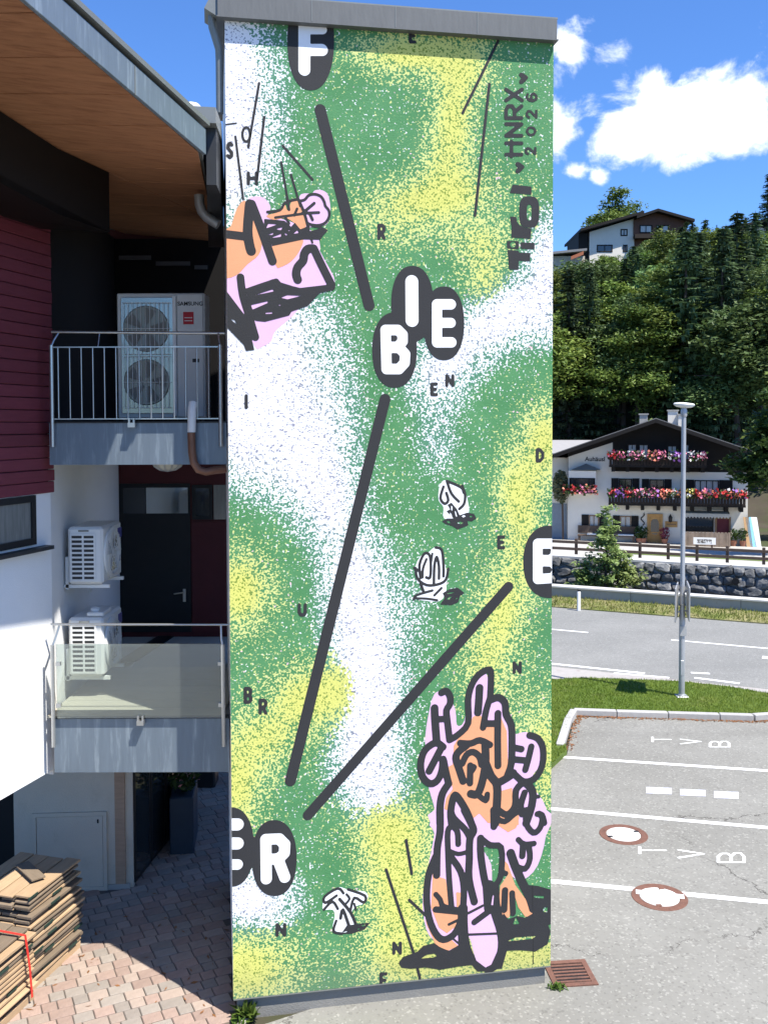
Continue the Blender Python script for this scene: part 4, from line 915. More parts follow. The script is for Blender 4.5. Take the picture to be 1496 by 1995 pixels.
for q in (.25, .5): MB().pbox(HPP, u0+.015, u1-.015, z0+(z1-z0)*q, z0+(z1-z0)*q+.008, .0165, .0175).build('label_line', WHITEPAINT, sk)
MB().pbox(HPP, HPP.hit(376, 706)[0], HPP.hit(389, 706)[0], HPP.hit(382, 706)[1], HPP.hit(382, 699)[1], .013, .0145).build('model_plate', DARKGREY, hp)
for u in (.12, HW-.12): MB().pbox(HPP, u-.05, u+.05, ZU-.0, HZ0, -.33, .02).build('foot', DARKGREY, hp)

# ---- two condensers on brackets on the white side wall
def condenser(y0, zb, zt, name_label, cover):
    X0, X1, Y1 = -3.68, -3.27, y0+.78
    c = thing('air_conditioner', name_label, 'air conditioner', ((X0+X1)/2, y0+.4, zb), 0, 'air conditioner units on brackets on the white side wall')
    MB().box(((X0+X1)/2, (y0+Y1)/2, (zb+zt)/2), (X1-X0, Y1-y0, zt-zb)).build('casing', WHITEPAINT, c, bevel=.03)
    # grille on the end that faces the yard entrance
    FP_ = Plane((X0, y0), 0.0); w = X1-X0
    gb = MB().pbox(FP_, .05, .31, zb+.05, zt-.09, .0005, .004).build('end_grille', pm('grille_depth', (.05, .05, .05), .7), c)
    n = 10
    for k in range(n+1):
        z = zb+.05+(zt-zb-.14)*k/n; MB().pbox(FP_, .035, .33, z-.011, z+.011, .001, .012).build('slat', WHITEPAINT, gb)
    for u in (.042, .182, .318): MB().pbox(FP_, u-.010, u+.010, zb+.05, zt-.09, .001, .014).build('mullion', WHITEPAINT, gb)
    MB().pbox(FP_, .13, .25, zt-.055, zt-.035, .001, .008).build('hand_grip', FANG, c)
    SPf = Plane((X1, y0), math.pi/2)
    zc = (zb+zt)/2
    M = Matrix.Rotation(math.pi/2, 3, 'Y')
    ring = MB().lathe(SPf.P(.33, zc, .001), [(.30, 0), (.30, .02), (.26, .035), (.25, .01), (.02, .008)], 32, M=M).build('fan_ring', WHITEPAINT, c, smooth=True)
    g = MB()
    for q in range(3):
        a = q*2*math.pi/3+.5; g.add([SPf.P(.33+r*math.cos(b_), zc+r*math.sin(b_), .02+.012*(i_ > 1)) for i_, (r, b_) in enumerate([(.05, a), (.23, a-.3), (.24, a+.55), (.06, a+.8)])], [(0, 1, 2, 3)])
    g.build('fan_blades', FANG, ring)
    gd = MB()
    for r in (.07, .12, .17, .22, .26):
        gd.tube([SPf.P(.33+r*math.cos(q*math.pi/12), zc+r*math.sin(q*math.pi/12), .045) for q in range(25)], .003, 4, caps=False)
    for q in range(8): gd.tube([SPf.P(.33+.03*math.cos(q*math.pi/4), zc+.03*math.sin(q*math.pi/4), .048), SPf.P(.33+.27*math.cos(q*math.pi/4), zc+.27*math.sin(q*math.pi/4), .048)], .003, 4)
    gd.build('fan_guard', WHITEPAINT, ring)
    MB().pbox(SPf, .62, .775, zt-.2, zt-.08, .001, .006).build('blue_badge', pm('blue_sticker', (.02, .03, .25), .4), c)
    MB().pbox(SPf, .66, .72, zb+.18, zb+.25, .001, .006).build('blue_badge', pm('blue_sticker', (.02, .03, .25), .4), c)
    for yy in (y0+.10, Y1-.10):
        b = MB(); b.box(((X0+X1)/2-.01, yy, zb-.035), (X1-X0+.12, .045, .04)); b.box((X0-.035, yy, zb+.12), (.035, .045, .38))
        b.build('bracket', WHITEPAINT, c)
    if cover:
        k = MB().box((X0+.30, y0+.22, zt+.03), (.20, .34, .05)).build('top_cover', WHITEPAINT, c, bevel=.012)
        MB().lathe((X0+.27, y0+.16, zt+.055), [(.05, 0), (.055, .03), (.02, .05)], 14).build('cap', WHITEPAINT, k, smooth=True)
    MB().tube([(X0+.05, Y1+.0, zb+.2), (X0+.03, Y1+.08, zb+.16), (X0-.02, Y1+.1, zb-.25)], .018, 8).build('hose', WHITEPAINT, c, smooth=True)
    return c
condenser(11.0, 4.36, 5.03, 'upper white air conditioner under the maroon cladding, on wall brackets', False)
condenser(10.98, 3.28, 3.97, 'lower white air conditioner behind the glass balustrade, with a cover on top', True)

# ---- pipes, lamp
COPPER = pm('brown_copper_pipe', (.20, .10, .065), .45, .2, 6, metal=.3)
pp = thing('drain_pipe', 'brown curved drain pipe running over the upper balcony edge to the tower', 'pipe', (bx(380), FR-.1, ZUB))
PY = FR-.10
MB().tube([(bx(377), PY, bz(843)), (bx(378), PY, bz(880)), (bx(381), PY, bz(900)), (bx(390), PY+.01, bz(915)), (bx(404), PY+.02, bz(919)), (bx(420), PY+.05, bz(916)), (bx(440), PY+.10, bz(914))], .042, 14).build('pipe', COPPER, pp, smooth=True)
MB().tube([(bx(379), PY+.05, bz(786)), (bx(379), PY, bz(800)), (bx(377.5), PY, bz(842))], .045, 14).build('sleeve', WHITEPAINT, pp, smooth=True)
e0 = thing('ventilation_elbow', 'grey metal ventilation pipe elbow under the dark eaves beside the tower', 'pipe', at(395, 400, 10.6))
MB().tube([at(388, 380, 10.6), at(389, 398, 10.6), at(394, 412, 10.6), at(404, 424, 10.6), at(426, 438, 10.6)], .055, 14).build('pipe', GALV, e0, smooth=True)
lp = thing('globe_lamp', 'round caged lamp under the upper balcony', 'lamp', (bx(325), FR+.3, ZUB))
M = Matrix.Rotation(0, 3, 'X')
MB().lathe((bx(325)*1.03, FR+.35, ZUB+.0), [(.02, -.085), (.09, -.07), (.15, -.03), (.17, .01), (.17, .16)], 20).build('globe', pm('frosted_globe', (.45, .44, .38), .3), lp, smooth=True)
cg = MB()
for q in range(6):
    a = q*math.pi/6; cg.tube([(bx(325)*1.03+r*math.cos(a), FR+.35+r*math.sin(a), ZUB+z) for r, z in ((-.175, .01), (-.155, -.035), (-.09, -.077), (0, -.092), (.09, -.077), (.155, -.035), (.175, .01))], .005, 5)
cg.build('cage', GALV, lp)

# ---- planters and bin by the shop front
pl = thing('planter', 'tall dark blue planter with a pink-flowered plant beside the shop front', 'planter', (-2.98, 13.9, 0), .12)
PLM = pm('dark_blue_planter', (.03, .045, .065), .5, .1, 5)
MB().box((0, 0, .42), (.34, .8, .84)).build('pot', PLM, pl, bevel=.015, local=True)
def leaf_cloud(n, c, r, s, flat=0.0):
    mb = MB(); vs = []; fs = []
    for _ in range(n):
        while True:
            p = Vector((rnd.uniform(-1, 1), rnd.uniform(-1, 1), rnd.uniform(-1, 1)))
            if p.length < 1: break
        p = Vector((c[0]+p.x*r[0], c[1]+p.y*r[1], c[2]+p.z*r[2]))
        u = Vector((rnd.gauss(0, 1), rnd.gauss(0, 1), rnd.gauss(0, .7))).normalized(); w = u.cross(Vector((rnd.gauss(0, 1), rnd.gauss(0, 1), rnd.gauss(0, 1)))).normalized()
        l = s*rnd.uniform(.6, 1.3); k = len(vs)
        vs += [p-u*l, p+w*l*.45, p+u*l, p-w*l*.45]; fs.append((k, k+1, k+2, k+3))
    mb.add(vs, fs); return mb
LEAF_D = leafm('dark_shrub_leaf', (.03, .06, .015), (.06, .10, .02), .1)
LEAF_M = leafm('mid_green_leaf', (.07, .13, .02), (.12, .19, .035), .12)
leaf_cloud(260, (0, 0, 1.05), (.22, .42, .26), .06).build('foliage', LEAF_D, pl, local=True)
leaf_cloud(22, (.05, -.15, 1.05), (.2, .4, .2), .035).build('blossoms', pm('dusty_pink_petal', (.5, .2, .2), .7), pl, local=True)
bn = thing('waste_bin', 'low black bin standing in the shade behind the tower', 'bin', (-3.15, 16.2, 0))
MB().prism([(-3.4, 16.0), (-2.9, 16.0), (-2.9, 16.4), (-3.4, 16.4)], 0, .5).build('body', BLACK, bn, bevel=.03)
MB().prism([(-3.43, 15.97), (-2.87, 15.97), (-2.87, 16.43), (-3.43, 16.43)], .5, .56).build('lid', BLACK, bn, bevel=.02)

# ================================================================== paved yard, paver by paver
JOINT = pm('paver_joint_sand', (.12, .105, .09), .95, .2, 20, .4, 80)
yard = tag(MB().prism([(-6.5, 5), (-2.6, 5), (-2.1, 7.5), (-1.52, 9.25), (-1.40, 9.55), (-1.45, 9.85), (-2.1, 12.8), (-1.9, 19), (-6.5, 19)], -.04, .006).build('paved_yard', JOINT), kind='structure')
PV = [pm('paver_red', (.295, .215, .175), .9, .14, 14, .4, 60, rand=.14), pm('paver_tan', (.315, .25, .205), .9, .12, 14, .4, 60, rand=.12), pm('paver_grey', (.27, .235, .20), .9, .12, 14, .4, 60, rand=.12)]
pv_mesh = []
for L_ in (.16, .21, .26):
    for m in PV:
        o = MB().box((0, 0, .0), (L_-.010, .158, .03)).build('paver', m, yard, bevel=.007, local=True)
        pv_mesh.append((L_, o.data)); bpy.data.objects.remove(o)
YA = R(26); YC, YS = math.cos(YA), math.sin(YA)
def yard_ok(x, y):
    if y < 9.0 or y > 18.4: return False
    if x > -1.5-(min(3.4, max(0, y-9.4))*.17)+(.04 if y < 9.5 else 0): return False
    if y < 9.7 and x > -1.62-(9.7-y)*.1: return False
    return x > -4.3 and not (x < -3.55 and y > 12.45)
spots = []
for j in range(-60, 120):
    x = rnd.uniform(-.2, 0)-12
    while x < 12:
        L_, me = pv_mesh[rnd.randrange(9)]
        c = Vector((x+L_/2, j*.168)); X = c.x*YC-c.y*YS-3; Y = c.x*YS+c.y*YC+10
        if yard_ok(X, Y): spots.append((Y, X, me))
        x += L_
spots.sort(key=lambda s: s[0])
far = MB()
for k, (Y, X, me) in enumerate(spots):
    if k < 300:
        o = bpy.data.objects.new('paver', me); link(o, yard); o.location = (X, Y, .006+rnd.uniform(-.002, .003)); o.rotation_euler = (rnd.uniform(-.008, .008), rnd.uniform(-.008, .008), YA)
    else:
        mi = PV.index(me.materials[0]); Mz = Matrix.Rotation(YA, 3, 'Z')
        dx = max(v.co.x for v in me.vertices)*2
        far.box((X, Y, .006+rnd.uniform(-.002, .003)), (dx, .158, .03), Mz, mi)
if far.v: tag(far.build('pavers', PV, yard), kind='stuff')
# edge slabs between yard and asphalt
for k in range(5):
    a = Vector((-1.46, 9.70, 0)).lerp(Vector((-2.05, 7.6, 0)), k/5); b = Vector((-1.46, 9.70, 0)).lerp(Vector((-2.05, 7.6, 0)), (k+.97)/5); dd = b-a
    MB().box((a+b)/2+Vector((0, 0, .01)), (dd.length, .09, .04), Matrix.Rotation(math.atan2(dd.y, dd.x), 3, 'Z')).build('edging_stone', CONC, yard, bevel=.008)

# ================================================================== stacked pallet collars
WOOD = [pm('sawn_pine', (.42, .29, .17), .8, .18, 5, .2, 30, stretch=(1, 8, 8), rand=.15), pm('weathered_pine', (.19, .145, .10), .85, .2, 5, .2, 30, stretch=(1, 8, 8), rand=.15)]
HINGE = pm('green_steel_hinge', (.035, .065, .05), .5, .2, 10, metal=.3)
sd = BD.normalized(); sang = math.atan2(sd.y, sd.x)
def collar(base, L_, z, sk, wood, lab):
    t = thing('pallet_collar', lab, 'pallet collar', base+Vector((0, 0, z)), sang+sk, 'folded pallet collars in the strapped stack' if 'strapped' in lab else 'folded pallet collars in the shaded stack')
    for (y, zz_) in ((0, 0), (.205, 0), (.41, 0), (.615, 0)):
        MB().box((L_/2+rnd.uniform(-.03, .03), y+.1+rnd.uniform(-.008, .008), .021), (L_*rnd.uniform(.95, 1.02), .19, rnd.uniform(.022, .036)), Matrix.Rotation(rnd.uniform(-.012, .012), 3, 'Y')).build('board', wood, t, bevel=.004, local=True)
    if rnd.random() < .45: MB().box((rnd.uniform(.05, L_-.05), -.002, .022), (.16, .012, .026)).build('hinge', HINGE, t, local=True)
    return t
far_end = Vector((-3.62, 11.05, 0)); st2 = far_end-sd*.95
pn = Vector((sd.y, -sd.x, 0))
def pallet(base, L_, lab):
    t = thing('pallet', lab, 'pallet', base, sang)
    for y in (.05, .40, .75): MB().box((L_/2, y, .05), (L_, .10, .095)).build('runner', WOOD[0], t, bevel=.005, local=True)
    for k in range(6): MB().box((.07+(L_-.14)*k/5, .4, .108), (.11, .8, .02)).build('deck_board', WOOD[1], t, bevel=.003, local=True)
ROT = []
bA = st2-sd*1.05+pn*.10; bB = st2+sd*.02
pallet(bA, 1.0, 'wooden pallet under the strapped stack of collars'); pallet(bB, .95, 'wooden pallet under the shaded stack of collars by the wall hatch')
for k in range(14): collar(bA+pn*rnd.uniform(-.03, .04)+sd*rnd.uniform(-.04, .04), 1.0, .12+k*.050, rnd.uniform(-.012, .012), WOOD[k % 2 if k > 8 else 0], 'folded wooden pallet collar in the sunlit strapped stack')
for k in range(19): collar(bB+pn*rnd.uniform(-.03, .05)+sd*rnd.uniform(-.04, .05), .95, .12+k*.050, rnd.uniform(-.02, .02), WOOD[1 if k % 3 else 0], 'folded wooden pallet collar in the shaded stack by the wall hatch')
# loose boards and green hinges on top
lt = thing('loose_board', 'short loose board lying on top of the shaded collar stack', 'board', bB+Vector((0, 0, 1.085))+sd*.5-pn*.35, sang+1.0)
MB().box((.0, .0, .012), (.5, .16, .022)).build('board', WOOD[1], lt, bevel=.003, local=True)
lt = thing('loose_board', 'loose board lying crosswise on the strapped collar stack', 'board', bA+Vector((0, 0, .825))+sd*.5, sang+.1)
MB().box((0, .35, .012), (.8, .14, .022)).build('board', WOOD[0], lt, bevel=.003, local=True)
for q, (kx, ky, ka) in enumerate(((.55, -.3, .7), (.35, -.22, -.4), (.6, -.5, .3))):
    h = thing('steel_hinge', 'green steel hinge bracket lying loose on the strapped collar stack', 'bracket', bA+sd*kx+pn*ky+Vector((0, 0, .822)), sang+ka, 'loose hinge brackets on the strapped stack')
    MB().box((0, 0, .01), (.22, .06, .012)).build('leaf', HINGE, h, local=True); MB().box((.1, .05, .04), (.03, .05, .07)).build('lug', HINGE, h, local=True)
RED = pm('red_strap', (.65, .035, .025), .5, .1, 8)
stp = MB(); pA = bA+sd*.84
pts = [pA+sd*.05+pn*.055+Vector((0, 0, .10)), pA+sd*.01+pn*.06+Vector((0, 0, .45)), pA-sd*.05+pn*.055+Vector((0, 0, .83)), pA-sd*.07-pn*.4+Vector((0, 0, .85)), pA-sd*.07-pn*.85+Vector((0, 0, .83))]
for a, b in zip(pts[:-1], pts[1:]):
    stp.add([a-sd*.015, a+sd*.015, b+sd*.015, b-sd*.015], [(0, 1, 2, 3)])
so_ = stp.build('red_strap', RED); md = so_.modifiers.new('thick', 'SOLIDIFY'); md.thickness = .003
tag(so_, 'red tie-down strap around the sunlit stack of collars', 'strap')

# ================================================================== ironwork in the car park
RUST = pm('rusty_cast_iron', (.17, .085, .06), .8, .25, 14, .4, 60, metal=.2, col2=(.10, .06, .045))
FILL = pm('pale_concrete_fill', (.58, .56, .52), .85, .05, 10, .2, 60)
def manhole(x, y, lab, painted):
    c = gnd(x, y); t = thing('manhole_cover', lab, 'manhole cover', (c.x, c.y, 0))
    MB().lathe((c.x, c.y, 0), [(.36, -.02), (.36, .004), (.355, .008), (.262, .008), (.258, .003), (.258, -.02)], 40).build('frame_ring', RUST, t, smooth=True)
    MB().lathe((c.x, c.y, 0), [(.25, -.02), (.25, .007), (.24, .009), (.205, .009), (.2, .004), (.19, .004), (.185, .009), (.01, .009)], 40).build('cover', FILL, t, smooth=True)
    for a in ((1.2, 4.4) if painted else (0.4, 3.5)):
        MB().box((c.x+.235*math.cos(a), c.y+.235*math.sin(a), .0085), (.07, .05, .006)).build('lifting_pocket', BLACK if not painted else RUST, t)
    if painted:
        a, b = gnd(1238, 1738.5), gnd(1332, 1748.5); d = (b-a).normalized()
        k = strip('painted_band', Vector((a.x, a.y, 0)), Vector((b.x, b.y, 0)), .115, .0105, t); k.location = -Vector(t.location)*0
    return t
manhole(1214, 1626, 'round rust-framed manhole cover with pale fill between two bay lines', False)
manhole(1284, 1748, 'round rust-framed manhole cover crossed by a painted bay line', True)
gr = thing('storm_drain', 'rusty square drain grate set in the asphalt at the foot of the tower', 'drain grate', (*gnd(1110, 1897)[:2], 0), .1)
f = MB(); W2 = .25
for q in ((0, -W2+.03, 2*W2, .06), (0, W2-.03, 2*W2, .06), (-W2+.03, 0, .06, 2*W2-.12), (W2-.03, 0, .06, 2*W2-.12)): f.box((q[0], q[1], .004), (q[2], q[3], .02))
f.build('frame', RUST, gr, local=True)
for k in range(6): MB().box((0, -.155+.062*k, .002), (.38, .026, .022)).build('bar', RUST, gr, local=True, bevel=.004)
MB().box((0, 0, -.0), (.40, .40, .004)).build('pit', BLACK, gr, local=True)
def weed(loc, h, n, lab):
    t = thing('weed', lab, 'weed', loc)
    vs = []; fs = []
    for _ in range(n):
        a = rnd.uniform(0, 6.28); l = h*rnd.uniform(.5, 1.1); el = rnd.uniform(.5, 1.4); d = Vector((math.cos(a)*math.cos(el), math.sin(a)*math.cos(el), math.sin(el))); s = Vector((-d.y, d.x, 0)).normalized()*l*.11
        b = Vector((rnd.gauss(0, .05), rnd.gauss(0, .03), 0)); k = len(vs)
        vs += [b-s*.4, b+s*.4, b+d*l*.6+s, b+d*l+Vector((0, 0, -.02)), b+d*l*.6-s]; fs.append((k, k+1, k+2, k+3, k+4))
    MB().add(vs, fs).build('leaves', LEAF_M, t, local=True)
weed(TP.P(.14, 0, -.0), .24, 60, 'leafy green weed growing at the left foot of the tower plinth')
weed(TP.P(.05, 0, .12), .13, 40, 'low weed tuft in the asphalt edge beside the yard paving')
weed(gnd(1083, 1926), .10, 60, 'small tuft of weeds beside the rusty drain grate')

# ================================================================== street lamp with sign plates
lb = gnd(1327, 1357, .088)
lamp = thing('street_lamp', 'tall galvanised street lamp with a flat white head standing on the grass island', 'street lamp', lb)
def lz(y): return at(1328, y, lb.y).z
MB().lathe((lb.x, lb.y, .086), [(.085, 0), (.085, .05), (.068, .06), (.066, lz(1205)), (.052, lz(1195)), (.05, lz(830)), (.045, lz(800))], 20).build('pole', GALV, lamp, smooth=True)
MB().lathe((lb.x, lb.y, lz(812)), [(.06, 0), (.075, .05), (.07, .14), (.05, .2)], 16).build('neck', GALV, lamp, smooth=True)
hM = Matrix.Rotation(R(4), 3, 'Y') @ Matrix.Diagonal((1.25, .8, 1))
MB().lathe((lb.x, lb.y, lz(793)), [(.05, -.02), (.14, 0), (.185, .04), (.19, .06), (.17, .085), (.05, .1), (.005, .1)], 24, M=hM).build('lamp_head', WHITEPAINT, lamp, smooth=True)
MB().box((lb.x, lb.y, .10), (.26, .26, .03)).build('base_plate', GALV, lamp, bevel=.006)
MB().box((lb.x-.01, lb.y-.066, .75), (.07, .012, .34)).build('access_door', GALV, lamp, bevel=.004)
for z_ in (lz(1178), lz(1160)): MB().lathe((lb.x, lb.y, z_), [(.07, 0), (.07, .03)], 16).build('clamp_band', STEEL, lamp)
SIGNB = pm('sign_plate_back', (.42, .42, .41), .5, .1, 5, metal=.5)
for (dx, z0, z1, yy, lab) in ((-.13, lz(1205), lz(1140), .24, 'square grey sign plate seen edge-on left of the lamp pole'), (.13, lz(1203), lz(1138), .24, 'square grey sign plate seen edge-on right of the lamp pole')):
    sg = thing('traffic_sign', lab, 'sign', (lb.x+dx, lb.y, z0))
    MB().box((lb.x+dx, lb.y, (z0+z1)/2), (.03, 4.0*yy, z1-z0), Matrix.Rotation(-.30+.05*(1 if dx > 0 else -1), 3, 'Z')).build('plate', SIGNB, sg, bevel=.006)
    for z in (z0+.15, z1-.15): MB().box((lb.x+dx/2, lb.y, z), (abs(dx)-.03, .03, .03)).build('clamp', GALV, sg)
sg = thing('traffic_sign', 'small extra plate on the lamp pole below the square plates', 'sign', (lb.x, lb.y-.09, lz(1240)))
MB().box((lb.x, lb.y-.085, lz(1228)), (.14, .014, .22)).build('plate', SIGNB, sg)
# white delineator post by the road
dp = gnd(1127, 1190); t = thing('delineator_post', 'white roadside marker post with a dark cap in the verge', 'marker post', (dp.x, dp.y, 0))
MB().box((dp.x, dp.y, .32), (.11, .09, .66)).build('post', WHITEPAINT, t, bevel=.02)
MB().box((dp.x, dp.y, .69), (.10, .08, .09)).build('cap', BLACK, t, bevel=.02)

# ================================================================== concrete parapet, stream bank of rubble stones
pw = thing('parapet_wall', 'long low concrete parapet wall between the road verge and the stream', 'wall', rq(10, 33.5, 0))
for k in range(-3, 9):
    a = rq(k*3.6-6, 33.42); 
    MB().box(rq(k*3.6-6+1.8, 33.62, .16), (3.585, .34, .40), Matrix.Rotation(math.atan2(RD.y, RD.x), 3, 'Z')).build('wall_section', CONC, pw)
    MB().box(rq(k*3.6-6+1.8, 33.62, .385), (3.59, .46, .05), Matrix.Rotation(math.atan2(RD.y, RD.x), 3, 'Z')).build('cap', pm('pale_wall_cap', (.5, .49, .46), .9, .08, 4, .2, 50), pw)
sw = thing('stone_wall', 'rubble stone retaining wall with pale mortar along the far bank of the stream', 'wall', rq(6, 43.3, -2.15))
MORT = pm('pale_mortar', (.36, .355, .34), .95, .15, 6, .5, 30)
MB().box(rq(10, 43.42, -1.05), (60, .5, 2.2), Matrix.Rotation(math.atan2(RD.y, RD.x), 3, 'Z')).build('mortar_core', MORT, sw)
MB().box(rq(10, 43.45, .1), (60, .72, .1), Matrix.Rotation(math.atan2(RD.y, RD.x), 3, 'Z')).build('cap', pm('pale_wall_cap', (.5, .49, .46)), sw)
STONE = [pm('dark_rubble_stone', (.15, .15, .148), .9, .5, 4, .9, 9, rand=.35, col2=(.27, .27, .26), c2=(.5, .7), c2scale=2.5), pm('grey_rubble_stone', (.21, .208, .20), .9, .45, 4, .9, 9, rand=.35, col2=(.12, .12, .12), c2=(.5, .7), c2scale=2.5)]
stone_me = []
for k in range(8):
    bm = bmesh.new(); bmesh.ops.create_icosphere(bm, subdivisions=2, radius=.56)
    sd_ = rnd.random()*50
    for v in bm.verts:
        p = v.co; q = Vector((math.copysign(abs(p.x/.56)**.55, p.x), math.copysign(abs(p.y/.56)**.6, p.y), math.copysign(abs(p.z/.56)**.55, p.z)))*.5
        q *= 1+.16*math.sin(q.x*5+sd_)*math.cos(q.z*6+sd_*1.7)+.10*math.sin(q.y*9+q.z*7+sd_)+rnd.uniform(-.05, .05); v.co = q
    me = bpy.data.meshes.new('stone'); bm.to_mesh(me); bm.free(); me.materials.append(STONE[k % 2]); stone_me.append(me)
ra_ = math.atan2(RD.y, RD.x)
p = -4.0
for row, (z0, hh) in enumerate(((-1.6, .42), (-1.18, .40), (-.78, .44), (-.34, .40))):
    p = -14.4+rnd.uniform(-.3, 0)
    while p < .5:
        w = rnd.uniform(.36, .82); o = bpy.data.objects.new('stone', stone_me[rnd.randrange(8)]); link(o, sw)
        wp = rq(p+w/2, 43.13, z0+hh/2+rnd.uniform(-.05, .05)); o.location = wp-Vector(sw.location); o.rotation_euler = (rnd.uniform(-.15, .15), rnd.uniform(-.3, .3), ra_+rnd.uniform(-.1, .1)); o.scale = (w*.97, .34, hh*rnd.uniform(.84, 1.12))
        p += w*rnd.uniform(.95, 1.03)
MB().tube([rq(-3.3, 43.3, -.5), rq(-3.3, 42.86, -.5)], .15, 14).build('outlet_pipe', BLACK, sw)
# far bank surfaces
FARG = pm('sunlit_gravel_yard', (.40, .385, .35), .95, .12, 2, .3, 30, col2=(.30, .29, .26))
def far_sheet(name, q0, q1, p0, p1, dz, mat):
    vs = []; fs = []; n = 12
    for j in range(n+1):
        q = q0+(q1-q0)*j/n
        for p_ in (p0, p1): vs.append(rq(p_, q, hill_z(p_, q)+dz))
    for j in range(n): fs.append((2*j, 2*j+1, 2*j+3, 2*j+2))
    return tag(MB().add(vs, fs).build(name, mat), kind='structure')
far_sheet('far_yard', 43.95, 58, -40, 60, .012, FARG)
far_sheet('far_grass_strip', 46.0, 47.6, -9.5, 20, .024, pm('bank_grass', (.12, .17, .04), .95, .3, 2, .4, 30, col2=(.2, .2, .07)))

# ---- post and rail fence on the bank
fe = thing('rail_fence', 'dark brown post and rail fence along the top of the stone bank', 'fence', rq(5, 44.6, 0))
DWOOD = pm('dark_weathered_wood', (.085, .06, .045), .8, .2, 5, .2, 30)
fq = 44.6; fz = hill_z(0, fq)
def fp_at(x): d = ray(x, 1080); k = fq/(d.x*RN.x+d.y*RN.y); return d.x*k*RD.x+d.y*k*RD.y
posts = [1020, 1122, 1246, 1301, 1357, 1416, 1487, 1560]
for x in posts: MB().box(rq(fp_at(x), fq, fz+.38), (.13, .11, .8), Matrix.Rotation(ra_, 3, 'Z')).build('post', DWOOD, fe, bevel=.01)
for a, b in zip(posts[:-1], posts[1:]):
    pa, pb = fp_at(a), fp_at(b)
    for z in (.30, .62): MB().box(rq((pa+pb)/2, fq-.09, fz+z), (pb-pa-.02, .05, .13), Matrix.Rotation(ra_+rnd.uniform(-.006, .006), 3, 'Z')).build('rail', DWOOD, fe, bevel=.008)

# ================================================================== chalet across the stream
HP = Plane((at(1105, 1050, 56).x, 57.2), -.262)
def hh(x, y, off=0.0): return HP.hit(x, y, off)
zh = lambda X, Y: (1060+X/3.431, 760+Y/3.431)
def hz(X, Y, off=0.0): return HP.hit(*zh(X, Y), off)
u_l, zb_ = hz(155, 1005); u_r, _ = hz(1355, 1030); zb_ = -.82
chalet = thing('chalet', 'white chalet with dark timber gable, wide black eaves and flowered balconies across the stream', 'house', HP.P((u_l+u_r)/2, zb_, -5))
ub = hz(745, 190, 1.3)
HWALL = pm('chalet_white_render', (.68, .64, .56), .85, .05, 2, .15, 40)
TIMB = pm('black_brown_timber', (.009, .007, .006), .75, .25, 5, .2, 20)
TIMB2 = pm('brown_balcony_timber', (.022, .015, .011), .75, .25, 5, .2, 20, rand=.15)
zt0 = hz(700, 545)[1]          # top of the white storeys
MB().pbox(HP, u_l, u_r, zb_-.4, zt0, -11, 0).build('wall', HWALL, chalet)
zr, ur = hz(745, 205, 0)[1], hz(745, 205, 0)[0]
uel, zel = hz(30, 440, .0); uer, zer = hz(1500, 455, .0)
gab = MB(); vs = [HP.P(u_l, zt0, -.01), HP.P(u_r, zt0, -.01), HP.P(u_r, zer+(zr-zer)*(uer-u_r)/(uer-ur), -.01), HP.P(ur, zr, -.01), HP.P(u_l, zel+(zr-zel)*(u_l-uel)/(ur-uel), -.01)]
gb_ = [v-HP.n*10.8 for v in vs]
gab.add(vs+gb_, [(0,1,2,3,4), (9,8,7,6,5)]+[(i, i+5, (i+1) % 5+5, (i+1) % 5) for i in range(5)])
gab.build('timber_gable', TIMB, chalet)
# white triangle left of the timber
a1, a2 = hz(205, 430), hz(455, 350); b1 = hz(205, 540); b2 = hz(455, 540)
MB().add([HP.P(u_l+.02, zt0+.002, .004), HP.P(b2[0], zt0+.002, .004), HP.P(b2[0], a2[1]-.0, .004), HP.P(u_l+.02, a1[1]-.15, .004)], [(0,1,2,3)]).build('rendered_corner', HWALL, chalet)
# roof: two thick planes with forward overhang
RS = pm('grey_shingle_roof', (.17, .165, .16), .85, .2, 3, .4, 20); 
OV = 1.35
def roofside(uA, zA, uB, zB):
    m = MB(); th = .20
    m.hexa([HP.P(uA, zA-th, OV), HP.P(uB, zB-th, OV), HP.P(uB, zB-th, -12), HP.P(uA, zA-th, -12), HP.P(uA, zA, OV), HP.P(uB, zB, OV), HP.P(uB, zB, -12), HP.P(uA, zA, -12)])
    return m
urO, zrO = hz(745, 192, OV); ulO, zlO = hz(40, 436, OV); urrO, zrrO = hz(1485, 442, OV)
for q, (a, b) in enumerate((((ulO, zlO), (urO, zrO)), ((urO, zrO), (urrO, zrrO)))):
    r_ = roofside(*a, *b).build('roof_side', TIMB, chalet)
    m = MB(); m.hexa([HP.P(u, z+dz, o) for dz in (.004, .05) for (u, z), o in ((a, OV+.04), (b, OV+.04), (b, -12), (a, -12))]); m.build('roof_covering', RS, r_)
    m = MB(); m.hexa([HP.P(u, z+dz, o) for dz in (-.22, .0) for (u, z), o in ((a, OV+.05), (b, OV+.05), (b, OV+.005), (a, OV+.005))]); m.build('barge_board', TIMB, r_)
for (X0, Y0, X1, Y1, bk) in ((635, 165, 690, 260, -5), (825, 140, 892, 260, -4), (893, 168, 945, 290, -3.6)):
    (ua, za), (ub_, zb2) = hz(X0, Y1, bk), hz(X1, Y0, bk)
    c = MB().pbox(HP, ua, ub_, za-1.2, zb2, bk-.6, bk).build('chimney', HWALL if X0 > 800 else CONC, chalet)
    MB().pbox(HP, ua-.06, ub_+.06, zb2, zb2+.08, bk-.66, bk+.06).build('chimney_cap', CONC, c)
